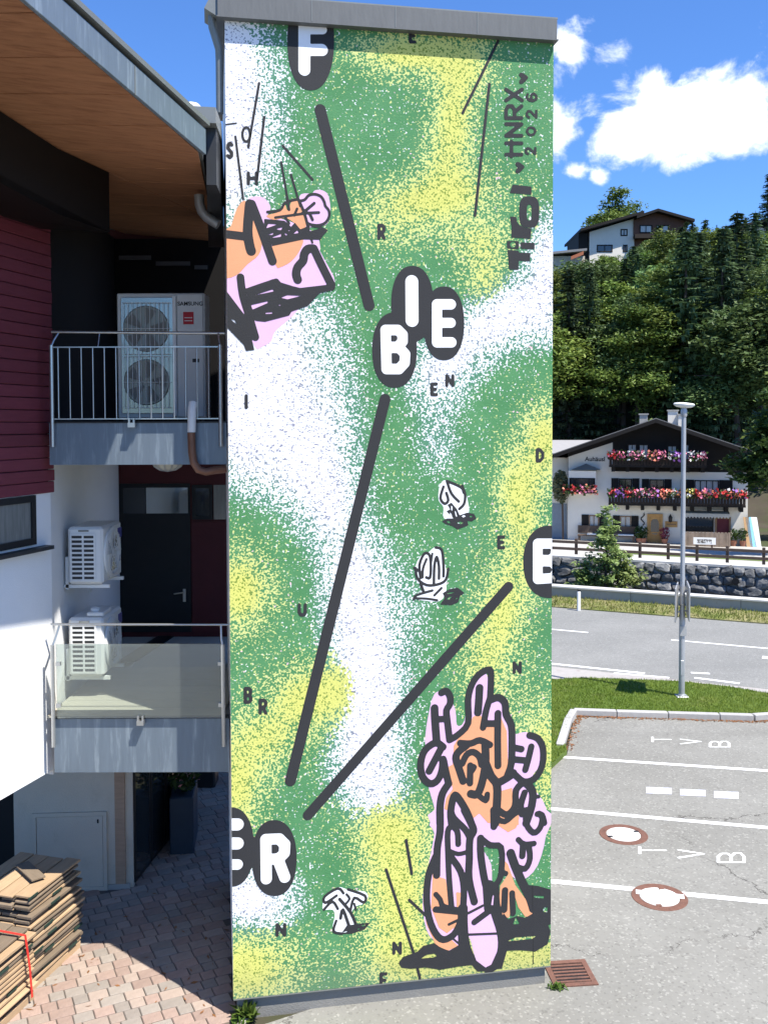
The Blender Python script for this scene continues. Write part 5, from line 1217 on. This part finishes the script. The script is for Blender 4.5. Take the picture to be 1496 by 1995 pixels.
# windows
CURT = pm('lace_curtain_glass', (.42, .42, .40), .25, .3, 4, spec=.6, stretch=(5, 5, 1))
WFR = pm('brown_window_frame', (.22, .13, .07), .7, .15, 6)
def hwin(X0, Y0, X1, Y1, frame, pane, shut=0, mull=1, label=None):
    (ua, zb2), (ub2, za) = hz(X0, Y1), hz(X1, Y0)
    w = ub2-ua; ms = [ua+w*(k+1)/(mull+1) for k in range(mull)]
    o = window(HP, ua, ub2, zb2, za, chalet, frame, .06, ms, .06, pane)
    if shut:
        for s0, s1 in ((ua-shut, ua-.02), (ub2+.02, ub2+shut)): MB().pbox(HP, s0, s1, zb2-.02, za+.02, .001, .05).build('shutter', TIMB, o)
    return o
hwin(297, 836, 365, 925, WFR, CURT, .42); hwin(505, 842, 580, 932, WFR, CURT, .42)
hwin(495, 592, 585, 700, TIMB, PANE, .42); hwin(700, 597, 800, 700, TIMB, PANE, .42); hwin(1000, 603, 1165, 710, TIMB, CURT, .75, 3)
hwin(555, 360, 617, 470, TIMB2, CURT, 0, 1); hwin(630, 362, 695, 470, TIMB2, CURT, 0, 1); hwin(820, 370, 885, 470, TIMB2, CURT, 0, 1); hwin(935, 362, 968, 470, TIMB2, CURT, 0, 0)
# oriel at the left with its own little roof
(oa, oz0), (ob, oz1) = hz(160, 690, .5), hz(345, 540, .5)
ori = MB().pbox(HP, oa, ob, oz0, oz1, .002, .5).build('oriel', HWALL, chalet)
OP = Plane(tuple(HP.P(0, 0, .5)[:2]), HP.ang)
w_ = window(OP, oa+.05, ob-.05, hz(165, 672, .5)[1], hz(338, 588, .5)[1], ori, TIMB, .07, ((oa+ob)/2-.4, (oa+ob)/2+.4), .03)
(o1, z1_), (o2, z2_) = hz(180, 532, .6), hz(372, 495, .6)
m = MB(); um = (o1+o2)/2
m.add([HP.P(o1, z1_, .62), HP.P(o2, z1_, .62), HP.P(um, z2_, .3), HP.P(o1, z1_, .0), HP.P(o2, z1_, 0), HP.P(um, z2_, 0)], [(0,1,2),(0,2,5,3),(1,4,5,2),(0,3,4,1)]); m.build('oriel_roof', ZINC, ori)
# balconies
def hbalcony(X0, X1, Yt, Yb, brX, brY, depth):
    (ua, zt__), (ub2, zb2) = hz(X0, Yt, depth), hz(X1, Yb, depth)
    b = MB().pbox(HP, ua, ub2, zb2-.0, zb2+.12, .002, depth).build('balcony', TIMB, chalet)
    n = int((ub2-ua)/.17)
    for k in range(n):
        u = ua+(ub2-ua)*(k+.5)/n; MB().pbox(HP, u-.073, u+.073, zb2+.1, zt__, depth-.03, depth+.005*(k % 2)).build('slat', TIMB2, b)
    MB().pbox(HP, ua-.03, ub2+.03, zt__, zt__+.07, depth-.06, depth+.04).build('handrail', TIMB2, b)
    for X in brX:
        u = hz(X, brY, .3)[0]; MB().pbox(HP, u-.10, u+.10, zb2-.28, zb2-.003, .002, depth*.75).build('bracket', TIMB, b)
    return ua, ub2, zt__
UB = hbalcony(432, 1085, 466, 520, (460, 555, 655, 750, 850, 955, 1055), 545, 1.0)
LBa = hbalcony(428, 1345, 712, 786, (555, 655, 760, 870, 985, 1100, 1210, 1310), 800, 1.1)
# flower boxes
PET = [pm('petal_'+n_, c_, .6, .1, 5) for n_, c_ in (('red', (.62, .05, .05)), ('pink', (.72, .22, .34)), ('white', (.8, .78, .74)), ('purple', (.33, .14, .5)), ('coral', (.75, .25, .16)), ('yellow', (.7, .6, .15)))]
def flower_box(u0, u1, z, off, mix, lab, grp):
    t = thing('flower_box', lab, 'flower box', HP.P((u0+u1)/2, z, off), 0, grp)
    MB().pbox(HP, u0+.02, u1-.02, z-.02, z+.14, off-.1, off+.1).build('box', TIMB2, t)
    c = HP.P((u0+u1)/2, z+.22, off); n = int((u1-u0)*130)
    vs = []; fs = []; ms = []
    for k in range(n):
        u = rnd.uniform(u0, u1); p = HP.P(u, z+rnd.triangular(-.12, .52, .2), off+rnd.uniform(-.12, .25)); leaf = rnd.random() < .42
        a = Vector((rnd.gauss(0, 1), rnd.gauss(0, 1), rnd.gauss(0, 1))).normalized(); b = a.cross(Vector((rnd.gauss(0, 1), rnd.gauss(0, 1), rnd.gauss(0, 1)))).normalized(); s = rnd.uniform(.05, .11)
        i = len(vs); vs += [p-a*s, p+b*s, p+a*s, p-b*s]; fs.append((i, i+1, i+2, i+3))
        reg = int(u*1.3) % len(mix); ms.append(0 if leaf else 1+mix[reg if rnd.random() < .65 else rnd.randrange(len(mix))])
    fo = MB(); fo.v = [tuple(v) for v in vs]; fo.f = fs; fo.m = ms
    o = fo.build('flowers', [LEAF_D]+PET, t); o['kind'] = 'stuff'
n = 8
for k in range(n):
    u0 = LBa[0]-.05+(LBa[1]-LBa[0]+.1)*k/n; flower_box(u0, u0+(LBa[1]-LBa[0]+.1)/n*.99, LBa[2]+.07, 1.2, [(0,3,1),(4,0,1),(1,3,2),(0,4,2),(5,2,4),(0,1,4),(2,4,0),(4,0,3)][k], 'bright flower box on the long first-floor balcony of the chalet', 'flower boxes on the long balcony')
for k in range(5):
    u0 = UB[0]-.1+(UB[1]-UB[0]+.2)*k/5; flower_box(u0, u0+(UB[1]-UB[0]+.2)/5*.9, UB[2]+.07, 1.1, [(1,0),(2,2,1),(4,1),(1,2,3),(2,1,1)][k], 'flower box on the upper gable balcony of the chalet', 'flower boxes on the gable balcony')
flower_box(oa-.3, ob+.1, oz0+.05, .7, (0, 1, 4), 'pink and red flower box under the oriel window of the chalet', None)
# lettering, door, signs
text_mesh('Auhäusl', .37, 'lettering', BLACK, chalet, planeM(HP, *hz(338, 462), .012), .01)
(da_, dz0), (db_, dz1) = hz(685, 1012), hz(790, 828)
OAK = pm('golden_oak_door', (.42, .235, .08), .6, .15, 5, .1, 20)
hd_ = MB(); hd_.pbox(HP, da_, da_+.12, zb_, dz1, .001, .10); hd_.pbox(HP, db_-.12, db_, zb_, dz1, .001, .10); hd_.pbox(HP, da_+.12, db_-.12, dz1-.12, dz1, .001, .10); hd_ = hd_.build('front_door', OAK, chalet)
MB().pbox(HP, da_+.125, db_-.125, zb_+.04, dz1-.125, .001, .05).build('door_leaf', OAK, hd_)
MB().pbox(HP, da_+.13, db_-.13, zb_+.62, zb_+.70, .0505, .065).build('door_rail', OAK, hd_)
ux, zx = (da_+db_)/2, dz1-.15
arch = ell(ux, zx-.62, .24, .46, 20, 3); MB().add([HP.P(a, b, .056) for a, b in arch], [tuple(range(len(arch)))]).build('arched_pane', PANE, hd_)
(sa, sz0), (sb, sz1) = hz(806, 915), hz(888, 878); sgn = thing('house_sign', 'small wooden name board beside the chalet door', 'sign', HP.P((sa+sb)/2, sz0, .05)); MB().pbox(HP, sa, sb, sz0, sz1, .003, .05).build('board', OAK, sgn)
MB().pbox(HP, sa+.08, sb-.08, (sz0+sz1)/2-.04, (sz0+sz1)/2+.04, .0505, .055).build('lettering_band', WFR, sgn)
(sa, sz0), (sb, sz1) = hz(448, 808), hz(492, 778); sgn = thing('wall_sign', 'small white and green sign plate under the long balcony', 'sign', HP.P((sa+sb)/2, sz0, .05)); MB().pbox(HP, sa, sb, sz0, sz1, .003, .05).build('plate', WHITEPAINT, sgn)
MB().pbox(HP, sa+.06, sb-.06, sz0+.1, sz1-.12, .0505, .055).build('print', pm('sign_green', (.1, .35, .3)), sgn)
la = hz(841, 860); lan = thing('wall_lantern', 'black wall lantern above the wooden name board', 'lantern', HP.P(la[0], la[1]-.2, .1)); MB().lathe(HP.P(la[0], la[1]-.2, .16), [(.05, 0), (.10, .05), (.12, .3), (.04, .42), (.01, .5)], 8).build('cage', BLACK, lan)
orn = hz(656, 870); og = thing('wall_ornament', 'dark hanging wrought ornament beside the chalet door', 'ornament', HP.P(orn[0], orn[1]-.3, .05))
MB().tube([HP.P(orn[0]+.1*math.sin(k*1.1), orn[1]-.3+k*.09, .06) for k in range(9)], .035, 6).build('scroll', BLACK, og)
# shop window with awning valance at the right
(va, vz0), (vb, vz1) = hz(938, 945), hz(1130, 850)
window(HP, va, vb, vz0, vz1, chalet, TIMB, .06, (), .06)
(va, vz0), (vb, vz1) = hz(1138, 1005), hz(1245, 850)
window(HP, va, vb, vz0, vz1, chalet, WFR, .10, (), .07, pm('dark_red_curtain', (.10, .012, .02), .5))
(va, vz0), (vb, vz1) = hz(935, 842), hz(1232, 822); aw = MB(); nsc = 14
for k in range(nsc):
    a = va+(vb-va)*k/nsc; b = va+(vb-va)*(k+1)/nsc; aw.add([HP.P(a, vz1, .62), HP.P(b, vz1, .62), HP.P(b, vz0+.05, .66), HP.P((a+b)/2, vz0-.05, .66), HP.P(a, vz0+.05, .66)], [(0,1,2,3,4)])
aw.add([HP.P(va, vz1, .62), HP.P(vb, vz1, .62), HP.P(vb, vz1+.12, .02), HP.P(va, vz1+.12, .02)], [(0,1,2,3)])
aw.build('awning_valance', pm('cream_awning', (.5, .46, .38), .8), chalet)
# ground-floor annex and climber at the left
(ga, gz0), (gb2, gz1) = hz(-160, 960), hz(150, 765)
MB().pbox(HP, ga-4, u_l-.05, zb_-.3, hz(60, 420)[1]-.3, -10, -.6).build('annex', HWALL, chalet)
MB().pbox(HP, ga, u_l-.1, zb_, gz1, -.599, -.55).build('garage_door', pm('blue_grey_garage_door', (.20, .24, .28), .6), chalet)
m = MB(); (ra1, rz1), (rb1, rz1b) = hz(-150, 445), hz(300, 350); m.hexa([HP.P(u, z+dz, o) for dz in (-.15, 0) for u, z, o in ((ulO-5, zlO+.1, .4), (ulO+.3, zlO+.1, .4), (ulO+2.2, rz1b, -9), (ulO-5, rz1b, -9))]); m.build('annex_roof', pm('grey_annex_roof', (.30, .29, .28), .8, .1, 3), chalet)
cl = thing('climbing_plant', 'dusty climbing plant on the left corner of the chalet', 'plant', HP.P(u_l-.3, zb_, .2))
(c1x, c1z), (c2x, c2z) = hz(60, 750, .3), hz(160, 545, .3)
cc = HP.P((c1x+c2x)/2, (c1z+c2z)/2, .25); leaf_cloud(900, cc, ((c2x-c1x)/2*1.15, .35, (c2z-c1z)/2*1.1), .13).build('leaves', leafm('grey_green_climber', (.09, .11, .05), (.2, .2, .11), .05), cl)
MB().tube([HP.P(u_l-.25, zb_, .15), HP.P(u_l-.3, c1z, .2), HP.P(u_l-.4, c2z, .2)], .06, 6).build('stem', DWOOD, cl)
# bench, planters, picket fence, banner, boards
def bench(X0, X1, lab):
    (a, z0), (b, _) = hz(X0, 1010, .5), hz(X1, 1010, .5); t = thing('bench', lab, 'bench', HP.P((a+b)/2, zb_, .5), 0, None)
    MB().pbox(HP, a, b, zb_+.42, zb_+.48, .25, .7).build('seat', DWOOD, t); MB().pbox(HP, a, b, zb_+.55, zb_+1.0, .18, .24).build('backrest', DWOOD, t)
    for u in (a+.1, b-.1): MB().pbox(HP, u-.06, u+.06, zb_-.02, zb_+.42, .28, .66).build('leg', DWOOD, t)
    cu = MB().pbox(HP, a+(b-a)*.35, b-.1, zb_+.48, zb_+.56, .28, .68).build('cushion', pm('white_cushion', (.65, .65, .62), .9), t, bevel=.02)
bench(222, 400, 'dark bench against the chalet wall below the left shuttered window'); bench(430, 608, 'dark bench against the chalet wall below the right shuttered window')
def pot(X, lab, mats):
    u, _ = hz(X, 1020, .5); t = thing('flower_pot', lab, 'flower pot', HP.P(u, zb_, .5)); c = HP.P(u, zb_-.02, .5)
    MB().lathe(c, [(.13, 0), (.2, .35), (.22, .38), (.18, .38)], 12).build('pot', pm('terracotta', (.3, .13, .08)), t)
    leaf_cloud(150, (c.x, c.y, c.z+.72), (.3, .3, .38), .09).build('plant', mats, t)
pot(632, 'potted dark shrub by the benches of the chalet', LEAF_D); pot(660, 'potted shrub next to the chalet door on the bench side', LEAF_D); pot(803, 'pot of dark red flowers right of the chalet door', pm('dark_red_bloom', (.18, .03, .05), .7)); pot(1262, 'potted bush at the right end of the picket fence', LEAF_D); pot(1325, 'potted bush at the right corner of the chalet', LEAF_D)
(a, _), (b, _) = hz(940, 1000, 1.6), hz(1240, 1000, 1.6); pf = thing('picket_fence', 'low weathered picket fence in front of the chalet shop window', 'fence', HP.P((a+b)/2, zb_, 1.6))
PICK = pm('weathered_picket', (.26, .20, .15), .85, .2, 5, rand=.15)
n = 26
for k in range(n):
    u = a+(b-a)*(k+.5)/n; MB().pbox(HP, u-.065, u+.065, zb_-.03, zb_+.88+.05*(k % 2), 1.57, 1.6).build('picket', PICK, pf)
for z in (.25, .68): MB().pbox(HP, a, b, zb_+z, zb_+z+.09, 1.52, 1.568).build('rail', PICK, pf)
(a, z0), (b, z1) = hz(995, 1030, 3.0), hz(1145, 988, 3.0); bn2 = thing('banner_sign', 'long white sign board on short posts in front of the picket fence', 'sign', HP.P((a+b)/2, z0, 3))
MB().pbox(HP, a, b, z0, z1, 2.96, 3.0).build('board', WHITEPAINT, bn2); 
for u in (a+.2, b-.2): MB().pbox(HP, u-.05, u+.05, hill_z(0, 54)-.05, z0, 2.95, 2.99).build('post', DWOOD, bn2)
MB().pbox(HP, a+.2, b-.2, (z0+z1)/2-.12, (z0+z1)/2+.1, 3.001, 3.006).build('print', pm('dark_print', (.12, .11, .1), .8, .5, 9, col2=(.7, .7, .68), c2=(.5, .52), c2scale=7, stretch=(1.5, 1.5, .8)), bn2)
for k, (X, col, lab, tilt) in enumerate(((1395, (.25, .55, .75), 'pale blue board leaning at the right corner of the chalet', .3), (1425, (.75, .75, .72), 'white board leaning beside the pale blue board', .22), (1368, (.45, .28, .14), 'brown plank leaning at the right corner of the chalet', .18))):
    u, _ = hz(X, 1020, .3); t = thing('leaning_board', lab, 'board', HP.P(u, zb_, .4)); q = [HP.P(u-.16, zb_-.02, .7), HP.P(u+.16, zb_-.02, .7), HP.P(u+.16-tilt, zb_+1.7, .25), HP.P(u-.16-tilt, zb_+1.7, .25)]
    m = MB(); m.hexa([q[0], q[1], q[1]-HP.n*.06, q[0]-HP.n*.06, q[3], q[2], q[2]-HP.n*.06, q[3]-HP.n*.06]); m.build('board', pm('board_%d' % k if False else 'leaning_board_paint_'+'abc'[k], col, .5), t)

# ================================================================== house on the hill
HY_ = 128.0
hx = lambda X, Y, D=0: at(1060+X/3.431, 60+Y/3.431, HY_+D)
HT = Plane((0, HY_), 0.0)
def hu(X, Y, off=0.0): return HT.hit(1060+X/3.431, 60+Y/3.431, off)
hh2 = thing('hill_house', 'white house with brown timber gable on top of the wooded hill', 'house', hx(480, 1500))
(a, z0), (b, z1) = hu(300, 1800), hu(600, 1300)
MB().add([HT.P(a, z0, 0), HT.P(b, z0, 0), HT.P(b, hu(600, 1255)[1], 0), HT.P(a, hu(300, 1345)[1], 0)]+[HT.P(a, z0, -9), HT.P(b, z0, -9), HT.P(b, hu(600, 1255)[1], -9), HT.P(a, hu(300, 1345)[1], -9)], [(0,1,2,3),(7,6,5,4),(0,4,5,1),(1,5,6,2),(2,6,7,3),(3,7,4,0)]).build('wall', HWALL, hh2)
(a, z0), (b, z1) = hu(602, 1390), hu(930, 1250)
BRW = pm('brown_gable_boards', (.12, .055, .035), .75, .2, 3)
MB().add([HT.P(hu(602,0)[0], hu(0,1392)[1], .3), HT.P(b, hu(0,1392)[1], .3), HT.P(b, hu(0,1272)[1], .3), HT.P(hu(740,0)[0], hu(0,1222)[1], .3), HT.P(hu(602,0)[0], hu(0,1262)[1], .3)]+[HT.P(hu(602,0)[0], hu(0,1392)[1], -8), HT.P(b, hu(0,1392)[1], -8), HT.P(b, hu(0,1272)[1], -8), HT.P(hu(740,0)[0], hu(0,1222)[1], -8), HT.P(hu(602,0)[0], hu(0,1262)[1], -8)], [(0,1,2,3,4),(9,8,7,6,5)]+[(i, i+5, (i+1) % 5+5, (i+1) % 5) for i in range(5)]).build('timber_gable', BRW, hh2)
MB().pbox(HT, hu(602,0)[0], b, hu(0,1800)[1], hu(0,1392)[1]-.01, -8, -.2).build('lower_wall', BRW, hh2)
MB().pbox(HT, hu(235,0)[0], hu(299,0)[0], hu(0,1800)[1], hu(0,1350)[1], -8, -.1).build('side_bay', TIMB, hh2)
def hroof(p, q, nm):
    (a, za), (b, zb2) = hu(*p), hu(*q); m = MB(); m.hexa([HT.P(u, z+dz, o) for dz in (-.35, 0) for u, z, o in ((a, za, 1.4), (b, zb2, 1.4), (b, zb2, -10), (a, za, -10))]); return m.build(nm, TIMB, hh2)
hroof((228, 1335), (648, 1217), 'roof_side'); hroof((600, 1250), (740, 1203), 'roof_side'); hroof((740, 1203), (982, 1272), 'roof_side')
for (X0, Y0, X1, Y1, o, p) in ((508,1325,555,1372,0,CURT),(350,1430,455,1480,0,PANE),(635,1298,720,1352,.3,CURT),(745,1298,830,1352,.3,CURT),(525,1430,555,1480,0,PANE)):
    (a, z0), (b, z1) = hu(X0, Y1, o), hu(X1, Y0, o); window(Plane((0, HY_-o), 0.0), a, b, z0, z1, hh2, TIMB, .14, ((a+b)/2,), .06, p)
(a, z0), (b, z1) = hu(605, 1385, 1.2), hu(840, 1358, 1.2); MB().pbox(HT, a, b, z0, z1, .31, 1.2).build('balcony', TIMB2, hh2)
(a, z0), (b, z1) = hu(-60, 1850), hu(265, 1500); lo = thing('hill_annex', 'low shed with reddish roof edge left of the hill house', 'shed', hx(160, 1560))
MB().pbox(HT, a, b, z0, z1-.2, -7, .5).build('wall', PLASTER_TONED, lo); m = MB(); (a2, za2), (b2_, zb3) = hu(-60, 1500), hu(268, 1468); m.hexa([HT.P(u, z+dz, o) for dz in (-.3, 0) for u, z, o in ((a2, za2, 1.6), (b2_, zb3, 1.6), (b2_, zb3, -7), (a2, za2, -7))]); m.build('roof', pm('grey_shed_roof', (.2, .2, .2)), lo)
m = MB(); (a2, za2), (b2_, zb3) = hu(178, 1505, 1.7), hu(262, 1470, 1.7); m.hexa([HT.P(u, z+dz, 1.66+o) for dz in (-.5, -.05) for u, z, o in ((a2, za2, .04), (b2_, zb3, .04), (b2_, zb3, 0), (a2, za2, 0))]); m.build('roof_edge', pm('red_brown_edge', (.35, .12, .06)), lo)
rt = thing('hill_roof_house', 'dark-roofed house mostly hidden by trees on the hill crest', 'house', hx(1440, 1400, 6))
m = MB(); PT = Plane((0, HY_+6), 0.0)
def hu6(X, Y): return PT.hit(1060+X/3.431, 60+Y/3.431)
(a, za), (b, zb2), (c_, zc_) = hu6(1305, 1300), hu6(1500, 1255), hu6(1700, 1300)
MB().pbox(PT, a+1, c_-1, za-8, za-.1, -8, -.8).build('wall', HWALL, rt)
for (p, zp, q, zq) in ((a, za, b, zb2), (b, zb2, c_, zc_)):
    m = MB(); m.hexa([PT.P(u, z+dz, o) for dz in (-.3, 0) for u, z, o in ((p, zp, 0.6), (q, zq, .6), (q, zq, -9), (p, zp, -9))]); m.build('roof_side', TIMB, rt)

# ================================================================== trees
BARK = pm('grey_brown_bark', (.07, .055, .045), .9, .25, 4, .5, 12)
def broadleaf(seed, H, Rr, nleaf, ls, f0=.36, conic=False):
    r = random.Random(seed); tr = MB(); cr = MB(); tips = []
    th = H*.34; top = Vector((r.uniform(-.3, .3), r.uniform(-.3, .3), H*.8))
    tr.tube([(0, 0, -.4), (0, 0, th*.5), (top.x*.3, top.y*.3, th), top*.75, top], [H*.020, H*.017, H*.014, H*.008, H*.003], 7)
    for k in range(26):
        f = r.uniform(f0, .97); b = Vector((top.x*f, top.y*f, H*.8*f)); a = k*2.4+r.uniform(-.3, .3)
        env = math.sin(min(1, .18+f*.95)*math.pi)**.6
        if conic: env = min(1.0, (1.12-f)*1.55)
        l = Rr*env*r.uniform(.65, 1.1); d = Vector((math.cos(a), math.sin(a), r.uniform(.05, .65)))
        e_ = b+d*l; m_ = b+d*l*.55+Vector((0, 0, .1*l))
        tr.tube([b, m_, e_], [H*.006, H*.004, H*.0015], 5, caps=False)
        for q in range(4): tips.append((b+(e_-b)*r.uniform(.45, 1.05)+Vector((r.gauss(0, .14), r.gauss(0, .14), r.gauss(0, .12)))*Rr, Rr*r.uniform(.16, .30)))
    for q in range(8): tips.append((Vector((top.x+r.gauss(0, .15)*Rr, top.y+r.gauss(0, .15)*Rr, H*r.uniform(.82, .97))), Rr*r.uniform(.15, .26)))
    per = nleaf//len(tips); vs = []; fs = []
    for c, rad in tips:
        for _ in range(per):
            d = Vector((r.gauss(0, 1), r.gauss(0, 1), r.gauss(0, .75))); d = d.normalized()*rad*r.random()**.45
            p = c+Vector((d.x*1.25, d.y*1.25, d.z*.7))
            u = Vector((r.gauss(0, 1), r.gauss(0, 1), r.gauss(0, .5))).normalized(); w = Vector((r.gauss(0, .6), r.gauss(0, .6), 1)).cross(u).normalized()
            s = ls*r.uniform(.6, 1.4); k = len(vs); vs += [p-u*s, p+w*s*.5, p+u*s, p-w*s*.5]; fs.append((k, k+1, k+2, k+3))
    cr.add(vs, fs); return tr, cr
def conifer(seed, H, Rr, ls):
    r = random.Random(seed); tr = MB(); cr = MB(); vs = []; fs = []
    tr.tube([(0, 0, -.4), (0, 0, H*.5), (0, 0, H*.99)], [H*.016, H*.010, H*.001], 7)
    z = H*.10
    while z < H*.985:
        f = 1-z/H; n = 6 if f > .3 else 5; l0 = Rr*f**.85
        for k in range(n):
            a = r.uniform(0, 6.28); l = l0*r.uniform(.75, 1.12); droop = -.28-.1*f; d = Vector((math.cos(a), math.sin(a), 0)); sd_ = Vector((-d.y, d.x, 0)); m = max(3, int(l/ls*2.1))
            for q in range(m):
                t = (q+.6)/m; p = d*l*t+Vector((0, 0, z+l*(droop*t+.22*t*t)))
                for sgn in (-1, 1):
                    wl = ls*(1.15-.5*t)*r.uniform(.7, 1.3); e_ = p+sd_*sgn*wl*.9+d*wl*.7+Vector((0, 0, -wl*r.uniform(.0, .5)))
                    i = len(vs); vs += [p-d*ls*.22, p+d*ls*.22+Vector((0, 0, .05*ls)), e_+d*ls*.12, e_-d*ls*.14]; fs.append((i, i+1, i+2, i+3))
                    if r.random() < .6:
                        e2 = p+Vector((r.uniform(-.3, .3), r.uniform(-.3, .3), -1.0))*ls*.9; i = len(vs); vs += [p, p+sd_*ls*.25, e2, p-sd_*ls*.25]; fs.append((i, i+1, i+2, i+3))
        z += H*.026*(.55+.75*f)
    cr.add(vs, fs); return tr, cr
LF = [leafm('beech_leaf', (.07, .13, .03), (.20, .265, .055), .28, .25), leafm('ash_leaf', (.065, .125, .042), (.155, .23, .075), .28, .25), leafm('maple_leaf', (.085, .14, .03), (.24, .285, .058), .25, .25)]
CF = leafm('spruce_needles', (.045, .08, .038), (.105, .155, .07), .35, .25)
PROTO = []
def proto(kind, mb, mat):
    tr, cr = mb
    def me(m, nm, mt):
        o = m.build(nm, mt); d = o.data; bpy.data.objects.remove(o); return d
    return (me(tr, 'trunk', BARK), me(cr, 'crown', mat))
for k in range(4): PROTO.append(('b', proto('b', broadleaf(20+k, 11, 3.6, 17000, .135, .30, True), LF[k % 3]), 11))
for k in range(3): PROTO.append(('t', proto('t', broadleaf(30+k, 13, 3.9, 17000, .14, .52, True), LF[k % 3]), 13))
for k in range(3): PROTO.append(('c', proto('c', conifer(40+k, 15, 3.5, .42), CF), 15))
def plant(kind, x, y, q, H, lab, grp, name, rz=None, wide=1.0):
    d = ray(x, 900); kf = q/(d.x*RN.x+d.y*RN.y); X, Y = d.x*kf, d.y*kf; p_ = X*RD.x+Y*RD.y
    z = hill_z(p_, q)
    c = [P for P in PROTO if P[0] == kind]; P = c[rnd.randrange(len(c))]; s = H/P[2]
    t = thing(name, lab, 'tree', (X, Y, z), rnd.uniform(0, 6.28), grp)
    for nm, me in (('trunk', P[1][0]), ('crown', P[1][1])):
        o = bpy.data.objects.new(nm, me); link(o, t); o.scale = (s*wide, s*wide, s)
    return t
BL = 'leafy green tree in the wood on the slope behind the chalet'; CL = 'dark spruce in the wood on the slope behind the chalet'
G1, G2 = 'leafy trees in the hillside wood', 'spruces in the hillside wood'
rows = [(79, 13.5, 10), (86, 13.5, 11), (92, 13.0, 12), (98, 12.5, 12), (104, 12, 12), (111, 11, 12), (118, 9.5, 12), (123, 8, 11)]
for j, (q, H, n) in enumerate(rows):
    for k in range(n):
        x = 1035+(1530-1035)*(k+.5+rnd.uniform(-.35, .35))/n+(12 if j % 2 else -12)
        sky_y = 520 if x < 1120 else 500 if x < 1215 else 476 if x < 1260 else 456 if x < 1310 else 446
        qq = q+rnd.uniform(-2, 2); dd = ray(x, 900); kf = qq/(dd.x*RN.x+dd.y*RN.y); hmax = at(x, sky_y+rnd.uniform(-4, 14), dd.y*kf).z-hill_z(dd.x*kf*RD.x+dd.y*kf*RD.y, qq)
        con = rnd.random() < .33 or (1280 < x < 1330 and j in (3, 4, 5))
        if con: plant('c', x, 0, qq, min(hmax+(rnd.uniform(0, 2.0) if x > 1250 else 0), H*rnd.uniform(1.15, 1.5)), CL, G2, 'spruce_tree', wide=rnd.uniform(.9, 1.15))
        else: plant('t' if j < 2 else 'b', x, 0, qq, min(hmax, H*rnd.uniform(.9, 1.25)), BL, G1, 'broadleaf_tree', wide=rnd.uniform(.95, 1.25))
def solo(kind, x, ytop, ybase_q, lab, name, wide=1.0, grp=None):
    d = ray(x, 900); kf = ybase_q/(d.x*RN.x+d.y*RN.y); Y = d.y*kf; p_ = d.x*kf*RD.x+Y*RD.y
    H = at(x, ytop, Y).z-hill_z(p_, ybase_q); return plant(kind, x, 0, ybase_q, H, lab, grp, name, wide=wide)
solo('c', 1490, 335, 126, 'tall dark spruce rising above the hill crest beside the hidden roof', 'spruce_tree', 1.0)
solo('b', 1200, 360, 150, 'bushy pale green tree standing behind the hill house', 'broadleaf_tree', 1.05)
solo('b', 1352, 440, 124, 'small tree at the right end of the hill house', 'broadleaf_tree', .7)
solo('c', 1391, 436, 128, 'small clipped dark cypress on the hill crest', 'cypress_tree', .45)
# young tree and bushes in the stream bed
LEAF_L = leafm('light_green_leaf', (.18, .25, .07), (.30, .36, .13), .08, .35)
def near_tree(kind, x, q, H, nleaf, ls, lab, name, Rr, mat, zoff=0.0, seed=3, dq=0):
    dd = ray(x, 900); kf = q/(dd.x*RN.x+dd.y*RN.y); X, Y = dd.x*kf, dd.y*kf; p_ = X*RD.x+Y*RD.y; z = hill_z(p_, q)+zoff
    t = thing(name, lab, 'tree', (X, Y, z), 0)
    tr, cr = broadleaf(seed, H, Rr, nleaf, ls); tr.build('trunk', BARK, t, local=True); cr.build('crown', mat, t, local=True); return t
near_tree('b', 1180, 41.5, 5.0, 2600, .10, 'young light green tree growing out of the stream bed before the stone wall', 'young_tree', .95, LEAF_L, 0, 5)
near_tree('b', 1212, 41.8, 2.7, 1800, .10, 'low green bush in the stream bed beside the young tree', 'stream_bush', 1.0, LEAF_L, 0, 6)
near_tree('b', 1140, 41.6, 2.3, 1300, .10, 'low bush in the stream bed near the tower side', 'stream_bush', 1.0, LEAF_L, 0, 7)
near_tree('b', 1520, 50, 8.5, 8000, .17, 'dark leafy tree at the right corner of the chalet', 'corner_tree', 2.4, LEAF_D, 0, 8)
near_tree('b', 1515, 62, 10.5, 7000, .17, 'light-leaved tree behind the right eaves of the chalet', 'corner_tree', 2.5, LF[2], 0, 9)
near_tree('b', 1265, 71, 7.6, 2500, .17, 'bright bush showing above the ridge of the chalet', 'ridge_bush', 1.2, LF[2], 0, 10)
